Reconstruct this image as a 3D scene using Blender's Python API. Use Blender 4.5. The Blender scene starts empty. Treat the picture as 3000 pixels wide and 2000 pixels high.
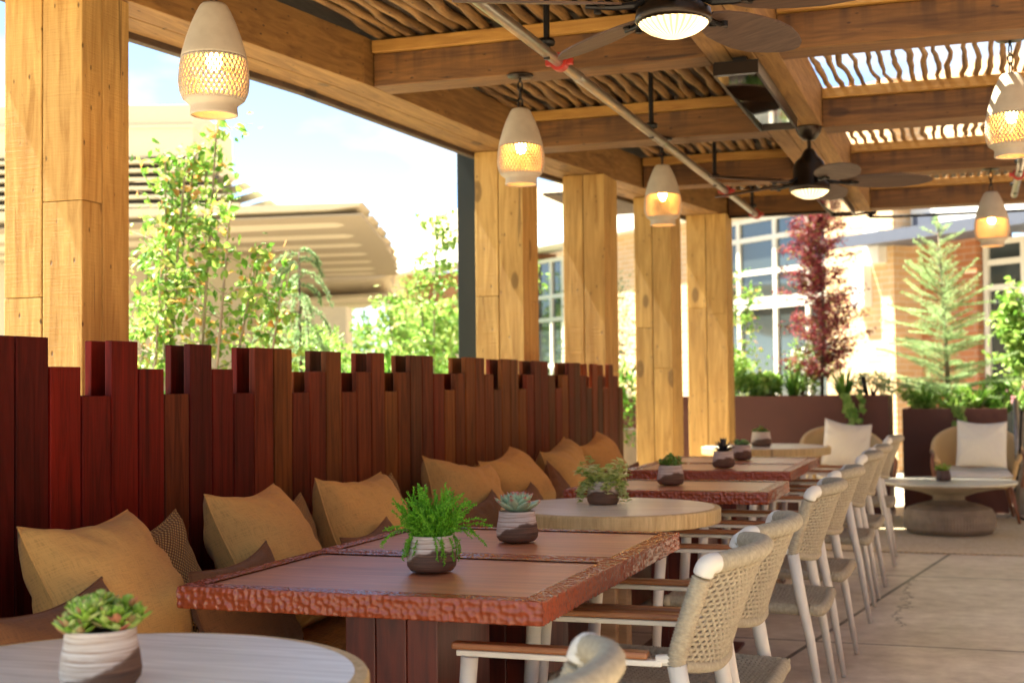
import bpy, math, random
import numpy as np
from mathutils import Vector, Matrix
R = math.radians
rnd = random.Random(7)
sc = bpy.context.scene
C = sc.collection

# ---------------------------------------------------------------- camera, world, sun, exposure
cam = bpy.data.cameras.new("camera"); camo = bpy.data.objects.new("camera", cam); C.objects.link(camo)
yaw, pit, rol = R(18.963), R(1.929), R(-0.609)
fw = Vector((-math.sin(yaw)*math.cos(pit), math.cos(yaw)*math.cos(pit), math.sin(pit)))
rt = Vector((math.cos(yaw), math.sin(yaw), 0)); up = rt.cross(fw)
r2 = rt*math.cos(rol) + up*math.sin(rol); u2 = up*math.cos(rol) - rt*math.sin(rol)
m = Matrix.Identity(4)
for i in range(3):
    m[i][0] = r2[i]; m[i][1] = u2[i]; m[i][2] = -fw[i]
m[2][3] = 1.2
camo.matrix_world = m
cam.lens = 47.08; cam.sensor_width = 36; cam.clip_end = 2000; cam.clip_start = 0.05
cam.dof.use_dof = True; cam.dof.focus_distance = 3.55; cam.dof.aperture_fstop = 4.3
sc.camera = camo

SUN_D = Vector((-0.9995*math.cos(R(63)), -0.03*math.cos(R(63)), math.sin(R(63))))
w = bpy.data.worlds.new("World"); sc.world = w; w.use_nodes = True
nt = w.node_tree; bg = nt.nodes["Background"]
sky = nt.nodes.new("ShaderNodeTexSky"); sky.sky_type = 'NISHITA'; sky.sun_disc = False
sky.sun_elevation = R(63); sky.sun_rotation = math.atan2(SUN_D.x, SUN_D.y)
sky.dust_density = 0.0; sky.air_density = 0.6; sky.ozone_density = 1.0
tc = nt.nodes.new("ShaderNodeTexCoord"); mp = nt.nodes.new("ShaderNodeMapping"); mp.inputs['Scale'].default_value = (1, 1, 2.6)
nz = nt.nodes.new("ShaderNodeTexNoise"); nz.inputs['Scale'].default_value = 4.2; nz.inputs['Detail'].default_value = 7; nz.inputs['Roughness'].default_value = 0.55
cr = nt.nodes.new("ShaderNodeValToRGB"); cr.color_ramp.elements[0].position = 0.46; cr.color_ramp.elements[1].position = 0.64
mx = nt.nodes.new("ShaderNodeMix"); mx.data_type = 'RGBA'
nt.links.new(tc.outputs['Generated'], mp.inputs['Vector']); nt.links.new(mp.outputs[0], nz.inputs['Vector'])
nt.links.new(nz.outputs['Fac'], cr.inputs['Fac']); nt.links.new(cr.outputs[0], mx.inputs[0])
nt.links.new(sky.outputs[0], mx.inputs[6]); mx.inputs[7].default_value = (3.0, 2.95, 2.9, 1)
nt.links.new(mx.outputs[2], bg.inputs['Color']); bg.inputs['Strength'].default_value = 0.06
sl = bpy.data.lights.new("sun", 'SUN'); sl.energy = 5.0; sl.angle = R(0.5); sl.color = (1, 0.93, 0.82)
so = bpy.data.objects.new("sun", sl); C.objects.link(so); so.location = (0, 0, 30)
so.rotation_euler = SUN_D.to_track_quat('Z', 'Y').to_euler()
sc.view_settings.view_transform = 'Standard'; sc.view_settings.look = 'None'; sc.view_settings.gamma = 1
sc.view_settings.exposure = 2.95
sc.view_settings.use_white_balance = True; sc.view_settings.white_balance_temperature = 6800; sc.view_settings.white_balance_tint = 5
sc.cycles.max_bounces = 10; sc.cycles.diffuse_bounces = 6; sc.cycles.transparent_max_bounces = 12
sc.cycles.sample_clamp_indirect = 6; sc.cycles.caustics_reflective = False; sc.cycles.caustics_refractive = False
sc.cycles.use_denoising = True

# ---------------------------------------------------------------- mesh helpers
class MB:
    def __init__(s): s.v = []; s.f = []; s.uv = None; s.col = None
    def add(s, vs, fs):
        b = len(s.v); s.v += [tuple(p) for p in vs]; s.f += [tuple(b+i for i in f) for f in fs]; return b
    def box(s, x0, x1, y0, y1, z0, z1, T=None):
        vs = [(x, y, z) for z in (z0, z1) for x, y in ((x0, y0), (x1, y0), (x1, y1), (x0, y1))]
        if T: vs = [T(*p) for p in vs]
        return s.add(vs, [(3, 2, 1, 0), (4, 5, 6, 7), (0, 1, 5, 4), (1, 2, 6, 5), (2, 3, 7, 6), (3, 0, 4, 7)])
    def prism(s, pts, z0, z1):
        n = len(pts)
        s.add([(x, y, z0) for x, y in pts] + [(x, y, z1) for x, y in pts],
              [tuple(range(n-1, -1, -1)), tuple(range(n, 2*n))] + [(i, (i+1) % n, n+(i+1) % n, n+i) for i in range(n)])
    def tube(s, pts, rad, n=8, caps=True, flat=1.0):
        P = [Vector(p) for p in pts]; k = len(P)
        if not hasattr(rad, '__len__'): rad = [rad]*k
        up = None; vs = []
        for i in range(k):
            t = (P[min(i+1, k-1)] - P[max(i-1, 0)])
            if t.length < 1e-9: t = Vector((0, 0, 1))
            t.normalize()
            if up is None:
                up = Vector((0, 0, 1)) if abs(t.z) < .9 else Vector((0, 1, 0))
            a = (up - t*up.dot(t))
            if a.length < 1e-6: a = t.orthogonal()
            a.normalize(); up = a; b = t.cross(a)
            for j in range(n):
                q = 2*math.pi*j/n
                vs.append(P[i] + (a*math.cos(q)*flat + b*math.sin(q))*rad[i])
        fs = [(i*n+j, i*n+(j+1) % n, (i+1)*n+(j+1) % n, (i+1)*n+j) for i in range(k-1) for j in range(n)]
        if caps: fs += [tuple(range(n-1, -1, -1)), tuple((k-1)*n+j for j in range(n))]
        s.add(vs, fs)
    def lathe(s, prof, n=40, c=(0, 0, 0), closed=True):
        vs = []
        for r, z in prof:
            for j in range(n):
                q = 2*math.pi*j/n; vs.append((c[0]+r*math.cos(q), c[1]+r*math.sin(q), c[2]+z))
        k = len(prof)
        fs = [(i*n+j, i*n+(j+1) % n, (i+1)*n+(j+1) % n, (i+1)*n+j) for i in range(k-1) for j in range(n)]
        if closed: fs += [tuple(range(n-1, -1, -1)), tuple((k-1)*n+j for j in range(n))]
        s.add(vs, fs)
    def leaf(s, p, d, nrm, L, W, fold=0.25):
        p = Vector(p); d = Vector(d).normalized(); nrm = Vector(nrm); sd = d.cross(nrm)
        if sd.length < 1e-5: sd = d.orthogonal()
        sd.normalize(); nn = sd.cross(d)
        a = p + d*L*.38 + sd*W*.5 + nn*W*fold; b = p + d*L*.38 - sd*W*.5 + nn*W*fold
        a2 = p + d*L*.75 + sd*W*.32 + nn*W*fold*.4; b2 = p + d*L*.75 - sd*W*.32 + nn*W*fold*.4
        c = p + d*L*.55 ; t = p + d*L - nn*W*.2
        s.add([p, a, a2, t, b2, b, c], [(0, 1, 2, 6), (6, 2, 3), (0, 6, 4, 5), (6, 3, 4)])
    def build(s, name, mat, parent=None, smooth=False, bevel=0, sub=0, solid=0, origin=None):
        off = Vector((0, 0, 0))
        if parent is not None: off = Vector(parent.get('_o', (0, 0, 0)))
        elif origin is not None: off = Vector(origin)
        me = bpy.data.meshes.new(name)
        me.from_pydata([(p[0]-off[0], p[1]-off[1], p[2]-off[2]) for p in s.v], [], s.f)
        me.materials.append(mat)
        if s.uv is not None:
            ul = me.uv_layers.new(name="UVMap")
            vi = np.empty(len(me.loops), dtype=np.int32); me.loops.foreach_get("vertex_index", vi)
            ul.data.foreach_set("uv", np.array(s.uv, dtype=np.float32)[vi].ravel())
        if s.col is not None:
            ca = me.color_attributes.new("col", 'FLOAT_COLOR', 'POINT')
            ca.data.foreach_set("color", np.array(s.col, dtype=np.float32).ravel())
        if smooth: me.shade_smooth()
        me.update()
        o = bpy.data.objects.new(name, me); C.objects.link(o)
        if parent is not None: o.parent = parent
        else: o.location = off
        if bevel:
            b = o.modifiers.new("bevel", 'BEVEL'); b.width = bevel; b.segments = 2; b.limit_method = 'ANGLE'; b.angle_limit = R(40)
        if solid:
            q = o.modifiers.new("solid", 'SOLIDIFY'); q.thickness = solid; q.offset = -1
        if sub:
            q = o.modifiers.new("sub", 'SUBSURF'); q.levels = sub; q.render_levels = sub
        return o

def tag(o, label, cat, group=None, kind=None):
    o['label'] = label; o['category'] = cat
    if group: o['group'] = group
    if kind: o['kind'] = kind
    return o
def thing(name, label, cat, loc=(0, 0, 0), group=None):
    o = bpy.data.objects.new(name, None); C.objects.link(o); o.location = loc; o['_o'] = list(loc)
    o.empty_display_size = .1
    return tag(o, label, cat, group)
def struct(o): o['kind'] = 'structure'; return o
def dup(root, loc, rotz=None, label=None, group=None, scale=None):
    r = root.copy(); C.objects.link(r); r.location = loc
    if rotz is not None: r.rotation_euler = (0, 0, rotz)
    if scale: r.scale = (scale,)*3
    if label: r['label'] = label
    if group: r['group'] = group
    for ch in list(root.children):
        c = ch.copy(); C.objects.link(c); c.parent = r
        for g in list(ch.children):
            d = g.copy(); C.objects.link(d); d.parent = c
    return r

# ---------------------------------------------------------------- materials
def rdir(rr, zb=0):
    a = rr.uniform(0, 6.283); z = rr.uniform(-1, 1); s_ = math.sqrt(1-z*z); return Vector((s_*math.cos(a), s_*math.sin(a), z+zb)).normalized()
class NT:
    def __init__(s, name, rough=.6):
        s.m = bpy.data.materials.new(name); s.m.use_nodes = True; s.t = s.m.node_tree
        s.b = s.t.nodes["Principled BSDF"]; s.b.inputs['Roughness'].default_value = rough
    def n(s, typ, **kw):
        o = s.t.nodes.new("ShaderNode"+typ)
        for k, v in kw.items(): setattr(o, k, v)
        return o
    def l(s, a, b): s.t.links.new(a, b)
    def coord(s, scale=(1, 1, 1), island=0.0, out='Object', rot=(0, 0, 0)):
        t = s.n("TexCoord"); o = t.outputs[out]
        if island:
            g = s.n("NewGeometry"); ml = s.n("Math", operation='MULTIPLY'); ml.inputs[1].default_value = island
            s.l(g.outputs['Random Per Island'], ml.inputs[0])
            va = s.n("VectorMath", operation='ADD'); s.l(o, va.inputs[0]); s.l(ml.outputs[0], va.inputs[1]); o = va.outputs[0]
        mp = s.n("Mapping"); mp.inputs['Scale'].default_value = scale; mp.inputs['Rotation'].default_value = rot
        s.l(o, mp.inputs['Vector']); return mp.outputs[0]
    def noise(s, v, scale, detail=4, rough=.55, dist=0):
        n = s.n("TexNoise"); n.inputs['Scale'].default_value = scale; n.inputs['Detail'].default_value = detail
        n.inputs['Roughness'].default_value = rough; n.inputs['Distortion'].default_value = dist
        s.l(v, n.inputs['Vector']); return n.outputs['Fac']
    def ramp(s, v, stops, interp='LINEAR'):
        r = s.n("ValToRGB"); r.color_ramp.interpolation = interp; e = r.color_ramp.elements
        while len(e) < len(stops): e.new(.5)
        for i, (p, c) in enumerate(stops):
            e[i].position = p; e[i].color = (c[0], c[1], c[2], 1) if hasattr(c, '__len__') else (c, c, c, 1)
        s.l(v, r.inputs['Fac']); return r.outputs['Color']
    def mix(s, f, a, b, blend='MIX'):
        m = s.n("Mix", data_type='RGBA', blend_type=blend)
        for i, x in ((0, f), (6, a), (7, b)):
            if hasattr(x, 'is_linked') or hasattr(x, 'links'): s.l(x, m.inputs[i])
            elif hasattr(x, '__len__'): m.inputs[i].default_value = (x[0], x[1], x[2], 1)
            else: m.inputs[i].default_value = x
        return m.outputs[2]
    def math(s, op, a, b=0.0, c=None):
        m = s.n("Math", operation=op)
        for i, x in enumerate((a, b) if c is None else (a, b, c)):
            if hasattr(x, 'links'): s.l(x, m.inputs[i])
            else: m.inputs[i].default_value = x
        return m.outputs[0]
    def bump(s, h, strength=.3, dist=.01, prev=None):
        b = s.n("Bump"); b.inputs['Strength'].default_value = strength; b.inputs['Distance'].default_value = dist
        s.l(h, b.inputs['Height'])
        if prev is not None: s.l(prev, b.inputs['Normal'])
        return b.outputs[0]
    def color(s, c):
        if hasattr(c, 'links'): s.l(c, s.b.inputs['Base Color'])
        else: s.b.inputs['Base Color'].default_value = (c[0], c[1], c[2], 1)
    def normal(s, n): s.l(n, s.b.inputs['Normal'])

def wood(name, dark, light, axis='z', rough=.6, grain=9, bump=.35, knots=True, attr=False, island=7.0, cross=True, coat=0, var=.25, stain=False):
    t = NT(name, rough)
    st = {'x': (.08, 1, 1), 'y': (1, .08, 1), 'z': (1, 1, .08)}[axis]
    v = t.coord(st, island)
    g = t.noise(v, grain*3, 6, .6, 1.2)
    g2 = t.noise(v, grain*12, 3, .6)
    big = t.noise(t.coord((1, 1, 1), island), 1.7, 3)
    col = t.ramp(g, [(.3, dark), (.68, light)])
    if attr:
        at = t.n("Attribute", attribute_name="col")
        col = t.mix(1.0, at.outputs['Color'], t.ramp(g, [(.28, (.42, .38, .36)), (.5, (1, 1, 1)), (.72, (1.6, 1.6, 1.6))]), 'MULTIPLY')
    col = t.mix(var, col, t.ramp(big, [(.3, .35), (.7, 1.0)]), 'MULTIPLY')
    geo = t.n("NewGeometry")
    col = t.mix(.5, col, t.ramp(geo.outputs['Random Per Island'], [(0, (.78, .76, .74)), (1, (1.08, 1.08, 1.08))]), 'MULTIPLY')
    h = g2
    if knots:
        st2 = {'x': (.45, 1, 1), 'y': (1, .45, 1), 'z': (1, 1, .45)}[axis]
        vo = t.n("TexVoronoi"); vo.inputs['Scale'].default_value = 3.8; t.l(t.coord(st2, island), vo.inputs['Vector'])
        k = t.ramp(vo.outputs['Distance'], [(.0, .6), (.05, 1), (.10, .9), (.125, 0)])
        col = t.mix(t.math('MULTIPLY', k, .75), col, tuple(x*.35 for x in dark))
        vs = t.n("TexVoronoi"); vs.inputs['Scale'].default_value = 23; t.l(t.coord(st2, island), vs.inputs['Vector'])
        k2 = t.ramp(vs.outputs['Distance'], [(.06, 1), (.125, 0)])
        col = t.mix(t.math('MULTIPLY', k2, .8), col, tuple(x*.15 for x in dark))
        h = t.math('SUBTRACT', h, t.math('MULTIPLY', k2, 1.5))
    n1 = t.bump(h, bump, .004)
    if cross:
        sx = {'x': (30, 2, 2), 'y': (2, 30, 2), 'z': (2, 2, 30)}[axis]
        n1 = t.bump(t.noise(t.coord(sx, island), 5, 2), bump*.9, .004, n1)
        st3 = {'x': (.05, 1, 1), 'y': (1, .05, 1), 'z': (1, 1, .05)}[axis]
        ckk = t.math('MULTIPLY', t.ramp(t.noise(t.coord(st3, island*1.7), 38, 2, .5, .4), [(.70, 0), (.735, 1)]), .7)
        col = t.mix(ckk, col, tuple(x*.22 for x in dark))
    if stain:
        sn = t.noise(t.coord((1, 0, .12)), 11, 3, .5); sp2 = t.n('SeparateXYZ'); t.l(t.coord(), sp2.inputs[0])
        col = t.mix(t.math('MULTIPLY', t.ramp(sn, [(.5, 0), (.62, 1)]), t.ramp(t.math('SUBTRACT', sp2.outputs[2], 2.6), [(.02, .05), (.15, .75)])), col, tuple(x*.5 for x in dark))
    t.color(col); t.normal(n1)
    t.l(t.ramp(g, [(0, min(1, rough+.12)), (1, max(.05, rough-.08))]), t.b.inputs['Roughness'])
    if coat: t.b.inputs['Coat Weight'].default_value = coat; t.b.inputs['Coat Roughness'].default_value = .40; t.b.inputs['Coat IOR'].default_value = 2.0
    return t.m

def plain(name, c, rough=.5, metal=0, vary=.15, bump=.1, scale=20, emit=None, es=0):
    t = NT(name, rough); v = t.coord()
    g = t.noise(v, scale, 5)
    t.color(t.mix(vary, c, t.ramp(g, [(.25, tuple(x*.45 for x in c)), (.75, tuple(min(1, x*1.3) for x in c))])))
    t.b.inputs['Metallic'].default_value = metal
    if bump: t.normal(t.bump(t.noise(v, scale*4, 3), bump, .003))
    if emit: t.b.inputs['Emission Color'].default_value = (*emit, 1); t.b.inputs['Emission Strength'].default_value = es
    return t.m

def foliage(name, stops, trans=.45, rough=.5):
    t = NT(name, rough); geo = t.n("NewGeometry")
    col = t.ramp(geo.outputs['Random Per Island'], stops)
    t.color(col)
    tr = t.n("BsdfTranslucent"); t.l(col, tr.inputs['Color'])
    mix = t.n("MixShader"); mix.inputs[0].default_value = trans
    out = [n for n in t.t.nodes if n.type == 'OUTPUT_MATERIAL'][0]
    t.l(t.b.outputs[0], mix.inputs[1]); t.l(tr.outputs[0], mix.inputs[2]); t.l(mix.outputs[0], out.inputs['Surface'])
    return t.m

def fabric(name, c, freq=170, depth=.25, waffle=False, c2=None, vary=.3):
    t = NT(name, .92); tx = t.n("TexCoord"); uv = tx.outputs['UV']
    sp = t.n("SeparateXYZ"); t.l(uv, sp.inputs[0])
    sx = t.math('SINE', t.math('MULTIPLY', sp.outputs[0], freq*6.283)); sy = t.math('SINE', t.math('MULTIPLY', sp.outputs[1], freq*6.283))
    if waffle:
        w = t.math('MULTIPLY', sx, sy); col = t.mix(t.ramp(w, [(.0, 0), (.55, 1)]), c, c2)
        h = w
    else:
        st = t.coord((freq, 9, 1), out='UV'); st2 = t.coord((9, freq, 1), out='UV')
        h = t.math('ADD', t.noise(st, 1.5, 3), t.noise(st2, 1.5, 3))
        col = t.mix(vary, c, t.ramp(h, [(.75, tuple(x*.45 for x in c)), (1.25, tuple(min(1, x*1.6) for x in c))]))
        if c2: pass
    t.color(col); t.normal(t.bump(h, depth, .003))
    t.b.inputs['Sheen Weight'].default_value = .06
    return t.m

CEDAR = [((.37, .195, .045), (.64, .40, .12))][0]
M = {}
M['col'] = wood('column_cedar', *CEDAR, axis='z', rough=.75, bump=.5)
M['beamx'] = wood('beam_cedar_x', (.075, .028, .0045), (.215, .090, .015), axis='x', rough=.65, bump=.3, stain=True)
M['beamy'] = wood('beam_cedar_y', (.145, .062, .011), (.30, .15, .034), axis='y', rough=.7, bump=.3)
M['ledger'] = wood('ledger_cedar', (.30, .13, .019), (.50, .26, .048), axis='x', rough=.6, knots=False)
M['pole'] = wood('peeled_pole', (.06, .026, .007), (.30, .155, .042), axis='y', rough=.6, bump=.5, island=11)
M['deck'] = wood('roof_board', (.05, .03, .015), (.10, .06, .03), axis='y', rough=.8)
M['slat'] = wood('slat_wood', (.1, .03, .01), (.2, .06, .02), axis='z', rough=.5, bump=.12, knots=False, attr=True, cross=False, var=.45)
M['slat'].node_tree.nodes['Principled BSDF'].inputs['Specular IOR Level'].default_value = .12
M['table'] = wood('table_mahogany', (.34, .075, .022), (.62, .21, .065), axis='x', rough=.5, bump=.05, knots=False, cross=False, coat=1.0)
M['tedge'] = plain('hammered_mahogany', (.30, .062, .022), .22, vary=.2, bump=.02, scale=40)
M['ped'] = wood('pedestal_wood', (.05, .006, .0025), (.14, .018, .006), axis='z', rough=.4, bump=.1, knots=False, cross=False)
M['rtop'] = wood('whitewashed_top', (.58, .52, .40), (.94, .88, .74), axis='x', rough=.3, bump=.06, knots=False, cross=False, coat=.25, var=.15)
M['rrim'] = wood('round_rim_oak', (.46, .30, .11), (.74, .54, .25), axis='z', rough=.5, bump=.4, knots=False, grain=24)
M['rleg'] = wood('oak_leg', (.32, .19, .09), (.50, .32, .16), axis='x', rough=.6, bump=.3, knots=False)
M['arm'] = wood('teak_arm', (.26, .09, .03), (.46, .19, .07), axis='x', rough=.4, bump=.1, knots=False, cross=False, island=0)
M['frame'] = plain('cream_powder_coat', (.70, .67, .57), .38, vary=.08, bump=.03)
M['soil'] = plain('potting_soil', (.045, .025, .015), .95, vary=.6, bump=.8, scale=60)
M['black'] = plain('black_iron', (.012, .010, .008), .42, .6, vary=.2)
M['bronze'] = plain('oiled_bronze', (.030, .020, .013), .35, .8, vary=.3)
M['steel'] = plain('galvanised_pipe', (.40, .36, .30), .30, .9, vary=.35, bump=.05)
M['red'] = plain('red_coupling', (.35, .02, .01), .4)
M['darkpost'] = plain('dark_green_steel', (.012, .017, .017), .8, vary=.1)
M['rust'] = plain('rust_brown_metal', (.085, .020, .009), .6, vary=.18, bump=.05, scale=6)
M['wicker'] = None

def ceramic(name, c=(.43, .355, .255)):
    t = NT(name, .75); v = t.coord((1, 1, 1))
    g = t.noise(v, 6, 6, .6); g2 = t.noise(v, 60, 3)
    col = t.mix(.35, c, t.ramp(g, [(.35, tuple(x*.55 for x in c)), (.62, tuple(min(1, x*1.15) for x in c))]))
    t.color(col); t.normal(t.bump(g2, .12, .002)); return t.m
M['shade'] = ceramic('fired_clay_shade')
def potmat(name, phase):
    t = NT(name, .7); v = t.coord(); sp = t.n("SeparateXYZ"); t.l(v, sp.inputs[0])
    dv = t.math('ADD', t.math('MULTIPLY', sp.outputs[0], math.cos(phase)*.45), t.math('MULTIPLY', sp.outputs[1], math.sin(phase)*.45))
    zz = t.math('ADD', t.math('ADD', sp.outputs[2], dv), t.math('MULTIPLY', t.noise(v, 16, 3), .035))
    f = t.ramp(zz, [(.046, 0), (.051, 1)])
    str_ = t.noise(t.coord((3, 3, 130)), 2.2, 4, .65)
    light = t.ramp(str_, [(.33, (.30, .17, .10)), (.5, (.60, .50, .40)), (.7, (.80, .74, .66))])
    darkc = t.ramp(str_, [(.3, (.055, .026, .014)), (.7, (.21, .11, .06))])
    t.color(t.mix(f, darkc, light)); t.normal(t.bump(str_, .7, .004)); return t.m

def weavemat(name, c):
    t = NT(name, .85); v = t.coord((1, 1, 1)); g = t.noise(v, 90, 3); g2 = t.noise(v, 9, 2)
    t.color(t.mix(.45, c, t.ramp(g, [(.3, tuple(x*.5 for x in c)), (.7, tuple(min(1, x*1.35) for x in c))])))
    t.normal(t.bump(g, .3, .002)); return t.m
M['rope'] = weavemat('olefin_rope', (.40, .345, .235))
M['wick'] = weavemat('wicker', (.70, .48, .23))
M['tan'] = fabric('tan_linen', (.49, .27, .075), 210, .35, vary=.35)
M['waf'] = fabric('waffle_weave', (.15, .065, .014), 40, .8, True, (.52, .33, .11))
M['brown'] = fabric('brown_linen', (.13, .050, .014), 150, .4, vary=.5)
M['seatf'] = fabric('bench_fabric', (.27, .15, .05), 60, .6, vary=.6)
M['white'] = fabric('white_linen', (.66, .62, .54), 120, .25, vary=.12)

# ---------------------------------------------------------------- ground and floor
def floor_mat():
    t = NT('stained_concrete', .42); v = t.coord(); sp = t.n("SeparateXYZ"); t.l(v, sp.inputs[0])
    X, Y = sp.outputs[0], sp.outputs[1]
    a = t.noise(v, 1.3, 6, .6); b = t.noise(v, 9, 6, .65)
    col = t.ramp(a, [(.3, (.44, .36, .27)), (.5, (.60, .51, .40)), (.72, (.74, .66, .54))])
    col = t.mix(.45, col, t.ramp(b, [(.3, (.5, .46, .42)), (.7, (1.1, 1.1, 1.1))]), 'MULTIPLY')
    def line(val, wd): return t.math('LESS_THAN', t.math('ABSOLUTE', val), wd)
    wob = t.math('MULTIPLY', t.math('SUBTRACT', t.noise(v, 3, 2), .5), .012)
    yy = t.math('ADD', Y, wob)
    j = line(t.math('SUBTRACT', t.math('PINGPONG', t.math('SUBTRACT', yy, 6.40-23), 1.15), 0), .011)
    dg = t.math('SUBTRACT', X, t.math('ADD', t.math('MULTIPLY', t.math('SUBTRACT', Y, 5.794), .158), -.823))
    j2 = line(t.math('PINGPONG', dg, 1.6), .012)
    vc = t.coord((1, 1, 1)); cn = t.math('MULTIPLY', t.math('SUBTRACT', t.noise(vc, 4.5, 6, .75), .5), .34)
    ck = line(t.math('ADD', t.math('SUBTRACT', X, -.385), cn), .0065)
    ck = t.math('MULTIPLY', ck, t.math('MULTIPLY', t.math('GREATER_THAN', Y, 6.9), t.math('LESS_THAN', Y, 8.7)))
    jj = t.math('MAXIMUM', j, j2)
    col = t.mix(t.math('MULTIPLY', jj, .95), col, (.05, .035, .025)); col = t.mix(t.math('MULTIPLY', ck, .85), col, (.07, .045, .03))
    t.color(col); n = t.bump(b, .12, .004); n = t.bump(t.math('SUBTRACT', 1, t.math('MAXIMUM', jj, ck)), .8, .006, n); t.normal(n)
    t.l(t.ramp(b, [(.3, .52), (.7, .34)]), t.b.inputs['Roughness']); return t.m
M['floor'] = floor_mat()
M['ground'] = plain('pale_paving', (.32, .28, .22), .8, vary=.4, bump=.2, scale=3)
g = MB(); g.add([(-400, -400, -.02), (400, -400, -.02), (400, 600, -.02), (-400, 600, -.02)], [(0, 1, 2, 3)])
struct(g.build('ground', M['ground']))
g = MB(); g.box(-3.6, 6, -5, 15.5, -.015, 0); struct(g.build('patio_floor', M['floor']))

# ---------------------------------------------------------------- pergola
perg = thing('timber_pergola', 'large amber cedar pergola roofed with wavy peeled poles above the dining terrace', 'pergola')
inner = [(-3.1, 1.25), (-3.08, 1.4), (-2.86, 3.95), (-2.62, 5.57), (-2.49, 7.5), (-2.27, 8.8), (-2.09, 10.0), (-1.88, 11.3)]
def innx(y):
    for (a, b), (c, d) in zip(inner, inner[1:]):
        if b <= y <= d: return a + (c-a)*(y-b)/(d-b)
    return inner[-1][0]
def strip(off0, off1, z0, z1, name, mat, y0=-.8, y1=11.3):
    mb = MB()
    pts = [p for p in inner]
    for (a, b), (c, d) in zip(pts, pts[1:]):
        vs = [(a+off0, b, z0), (c+off0, d, z0), (c+off1, d, z0), (a+off1, b, z0), (a+off0, b, z1), (c+off0, d, z1), (c+off1, d, z1), (a+off1, b, z1)]
        mb.add(vs, [(0, 1, 2, 3), (7, 6, 5, 4), (0, 4, 5, 1), (1, 5, 6, 2), (2, 6, 7, 3), (3, 7, 4, 0)])
    return mb.build(name, mat, perg, bevel=.003)
strip(-.30, -.152, 2.60, 2.82, 'outer_beam', M['beamy'])
strip(-.148, 0, 2.60, 2.82, 'outer_beam', M['beamy'])
strip(-.345, -.303, 2.575, 2.80, 'fascia_board', M['deck'])
# columns: (x of right face, y of front face, width, depth)
for (xr, y0, W, D) in [(-2.855, 3.82, .322, .27), (-2.485, 7.45, .30, .29), (-2.275, 8.52, .285, .34), (-2.09, 9.72, .28, .36), (-1.885, 10.9, .33, .30)]:
    mb = MB(); z1 = 2.598; xl = xr-W; ym = y0+D*.42; xm = xl+W*.49
    s = .0025
    for (a, b) in ((xl, xm-s), (xm+s, xr)):
        for (c, d) in ((y0, ym-s), (ym+s, y0+D)):
            zs = rnd.uniform(1.2, 2.2)
            mb.box(a, b, c, d, 0, zs); mb.box(a, b, c, d, zs+.0015, z1)
    mb.build('column', M['col'], perg, bevel=.004)
    mb = MB(); mb.box(xl+.02, xr-.02, y0+.02, y0+D-.02, 0.001, z1-.002); mb.build('column_core', M['deck'], perg)
mb = MB(); mb.box(-2.965, -2.83, 7.62, 7.76, 0, 2.74); mb.build('steel_post', M['darkpost'], perg, bevel=.004)
# cross beams
BY = [(1.25, 1.43), (3.63, 3.81), (5.65, 5.83), (7.45, 7.66), (9.27, 9.46), (11.1, 11.3)]
for a, b in BY:
    for (x0, x1) in ((innx((a+b)/2)+.001, -1.052), (-.748, 4.0)):
        mb = MB(); mb.box(x0, x1, a, b, 2.60, 2.752); o = mb.build('cross_beam', M['beamx'], perg, bevel=.004)
        mb = MB(); mb.box(x0+.002, x1, a-.028, b, 2.754, 2.81); l = mb.build('ledger_strip', M['ledger'], perg, bevel=.003)
mb = MB()
mb.box(-1.05, -.952, 1.25, 11.3, 2.60, 2.84); mb.box(-.948, -.852, 1.25, 11.3, 2.60, 2.84); mb.box(-.848, -.75, 1.25, 11.3, 2.60, 2.84)
mb.build('central_beam', M['beamy'], perg, bevel=.004)
mb = MB(); mb.box(4.0, 4.3, 1.25, 11.3, 2.60, 2.84); mb.build('outer_beam', M['beamy'], perg)
for y in (1.3, 4.4, 7.45, 10.95):
    mb = MB(); mb.box(4.0, 4.3, y, y+.3, 0, 2.598); mb.build('column', M['col'], perg, bevel=.004)
# roof poles
def pole(x, y0, y1, r, into=None):
    mb = into or MB(); n = 34; ph = [rnd.uniform(0, 6.3) for _ in range(4)]; A = rnd.uniform(.003, .009); pts = []; rad = []
    for i in range(n+1):
        y = y0+(y1-y0)*i/n
        pts.append((x+A*math.sin(y*5.5+ph[0])+A*.8*math.sin(y*12+ph[1])+.005*math.sin(y*19+ph[3]), y, 2.812+r*1.1+.008*math.sin(y*6+ph[2])))
        rad.append(r*(.88+.14*math.sin(y*7+ph[3])+rnd.uniform(-.05, .07)))
    mb.tube(pts, rad, 8)
    if into is None: return mb.build('roof_pole', M['pole'], perg, smooth=True)
x = -2.72
while x < -1.08:
    for (a, b) in ((3.6, 7.53), (7.56, 11.25)):
        if x > innx((a+b)/2)-.02: pole(x+rnd.uniform(-.008, .008), a, b, rnd.uniform(.021, .029))
    x += .074
x = -.72; far = MB()
while x < 1.75:
    pole(x+rnd.uniform(-.006, .006), 3.6, 7.53, rnd.uniform(.0125, .018)); pole(x+rnd.uniform(-.006, .006), 7.56, 11.25, rnd.uniform(.0125, .018), far)
    x += .064
mb = MB()
vs = [(a-.62, b) for a, b in inner] + [(-1.0, 11.35), (-1.0, 1.25)]  # eave past the outer beam is added to keep sun out of the openings
mb.prism(vs, 2.895, 2.92); mb.build('roof_deck_sun_shade', M['deck'], perg)
x = -.70
while x < 1.3:
    pole(x, 1.3, 3.56, .024, far); x += .2
far.build('roof_poles', M['pole'], perg, smooth=True)['kind'] = 'stuff'

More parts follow.
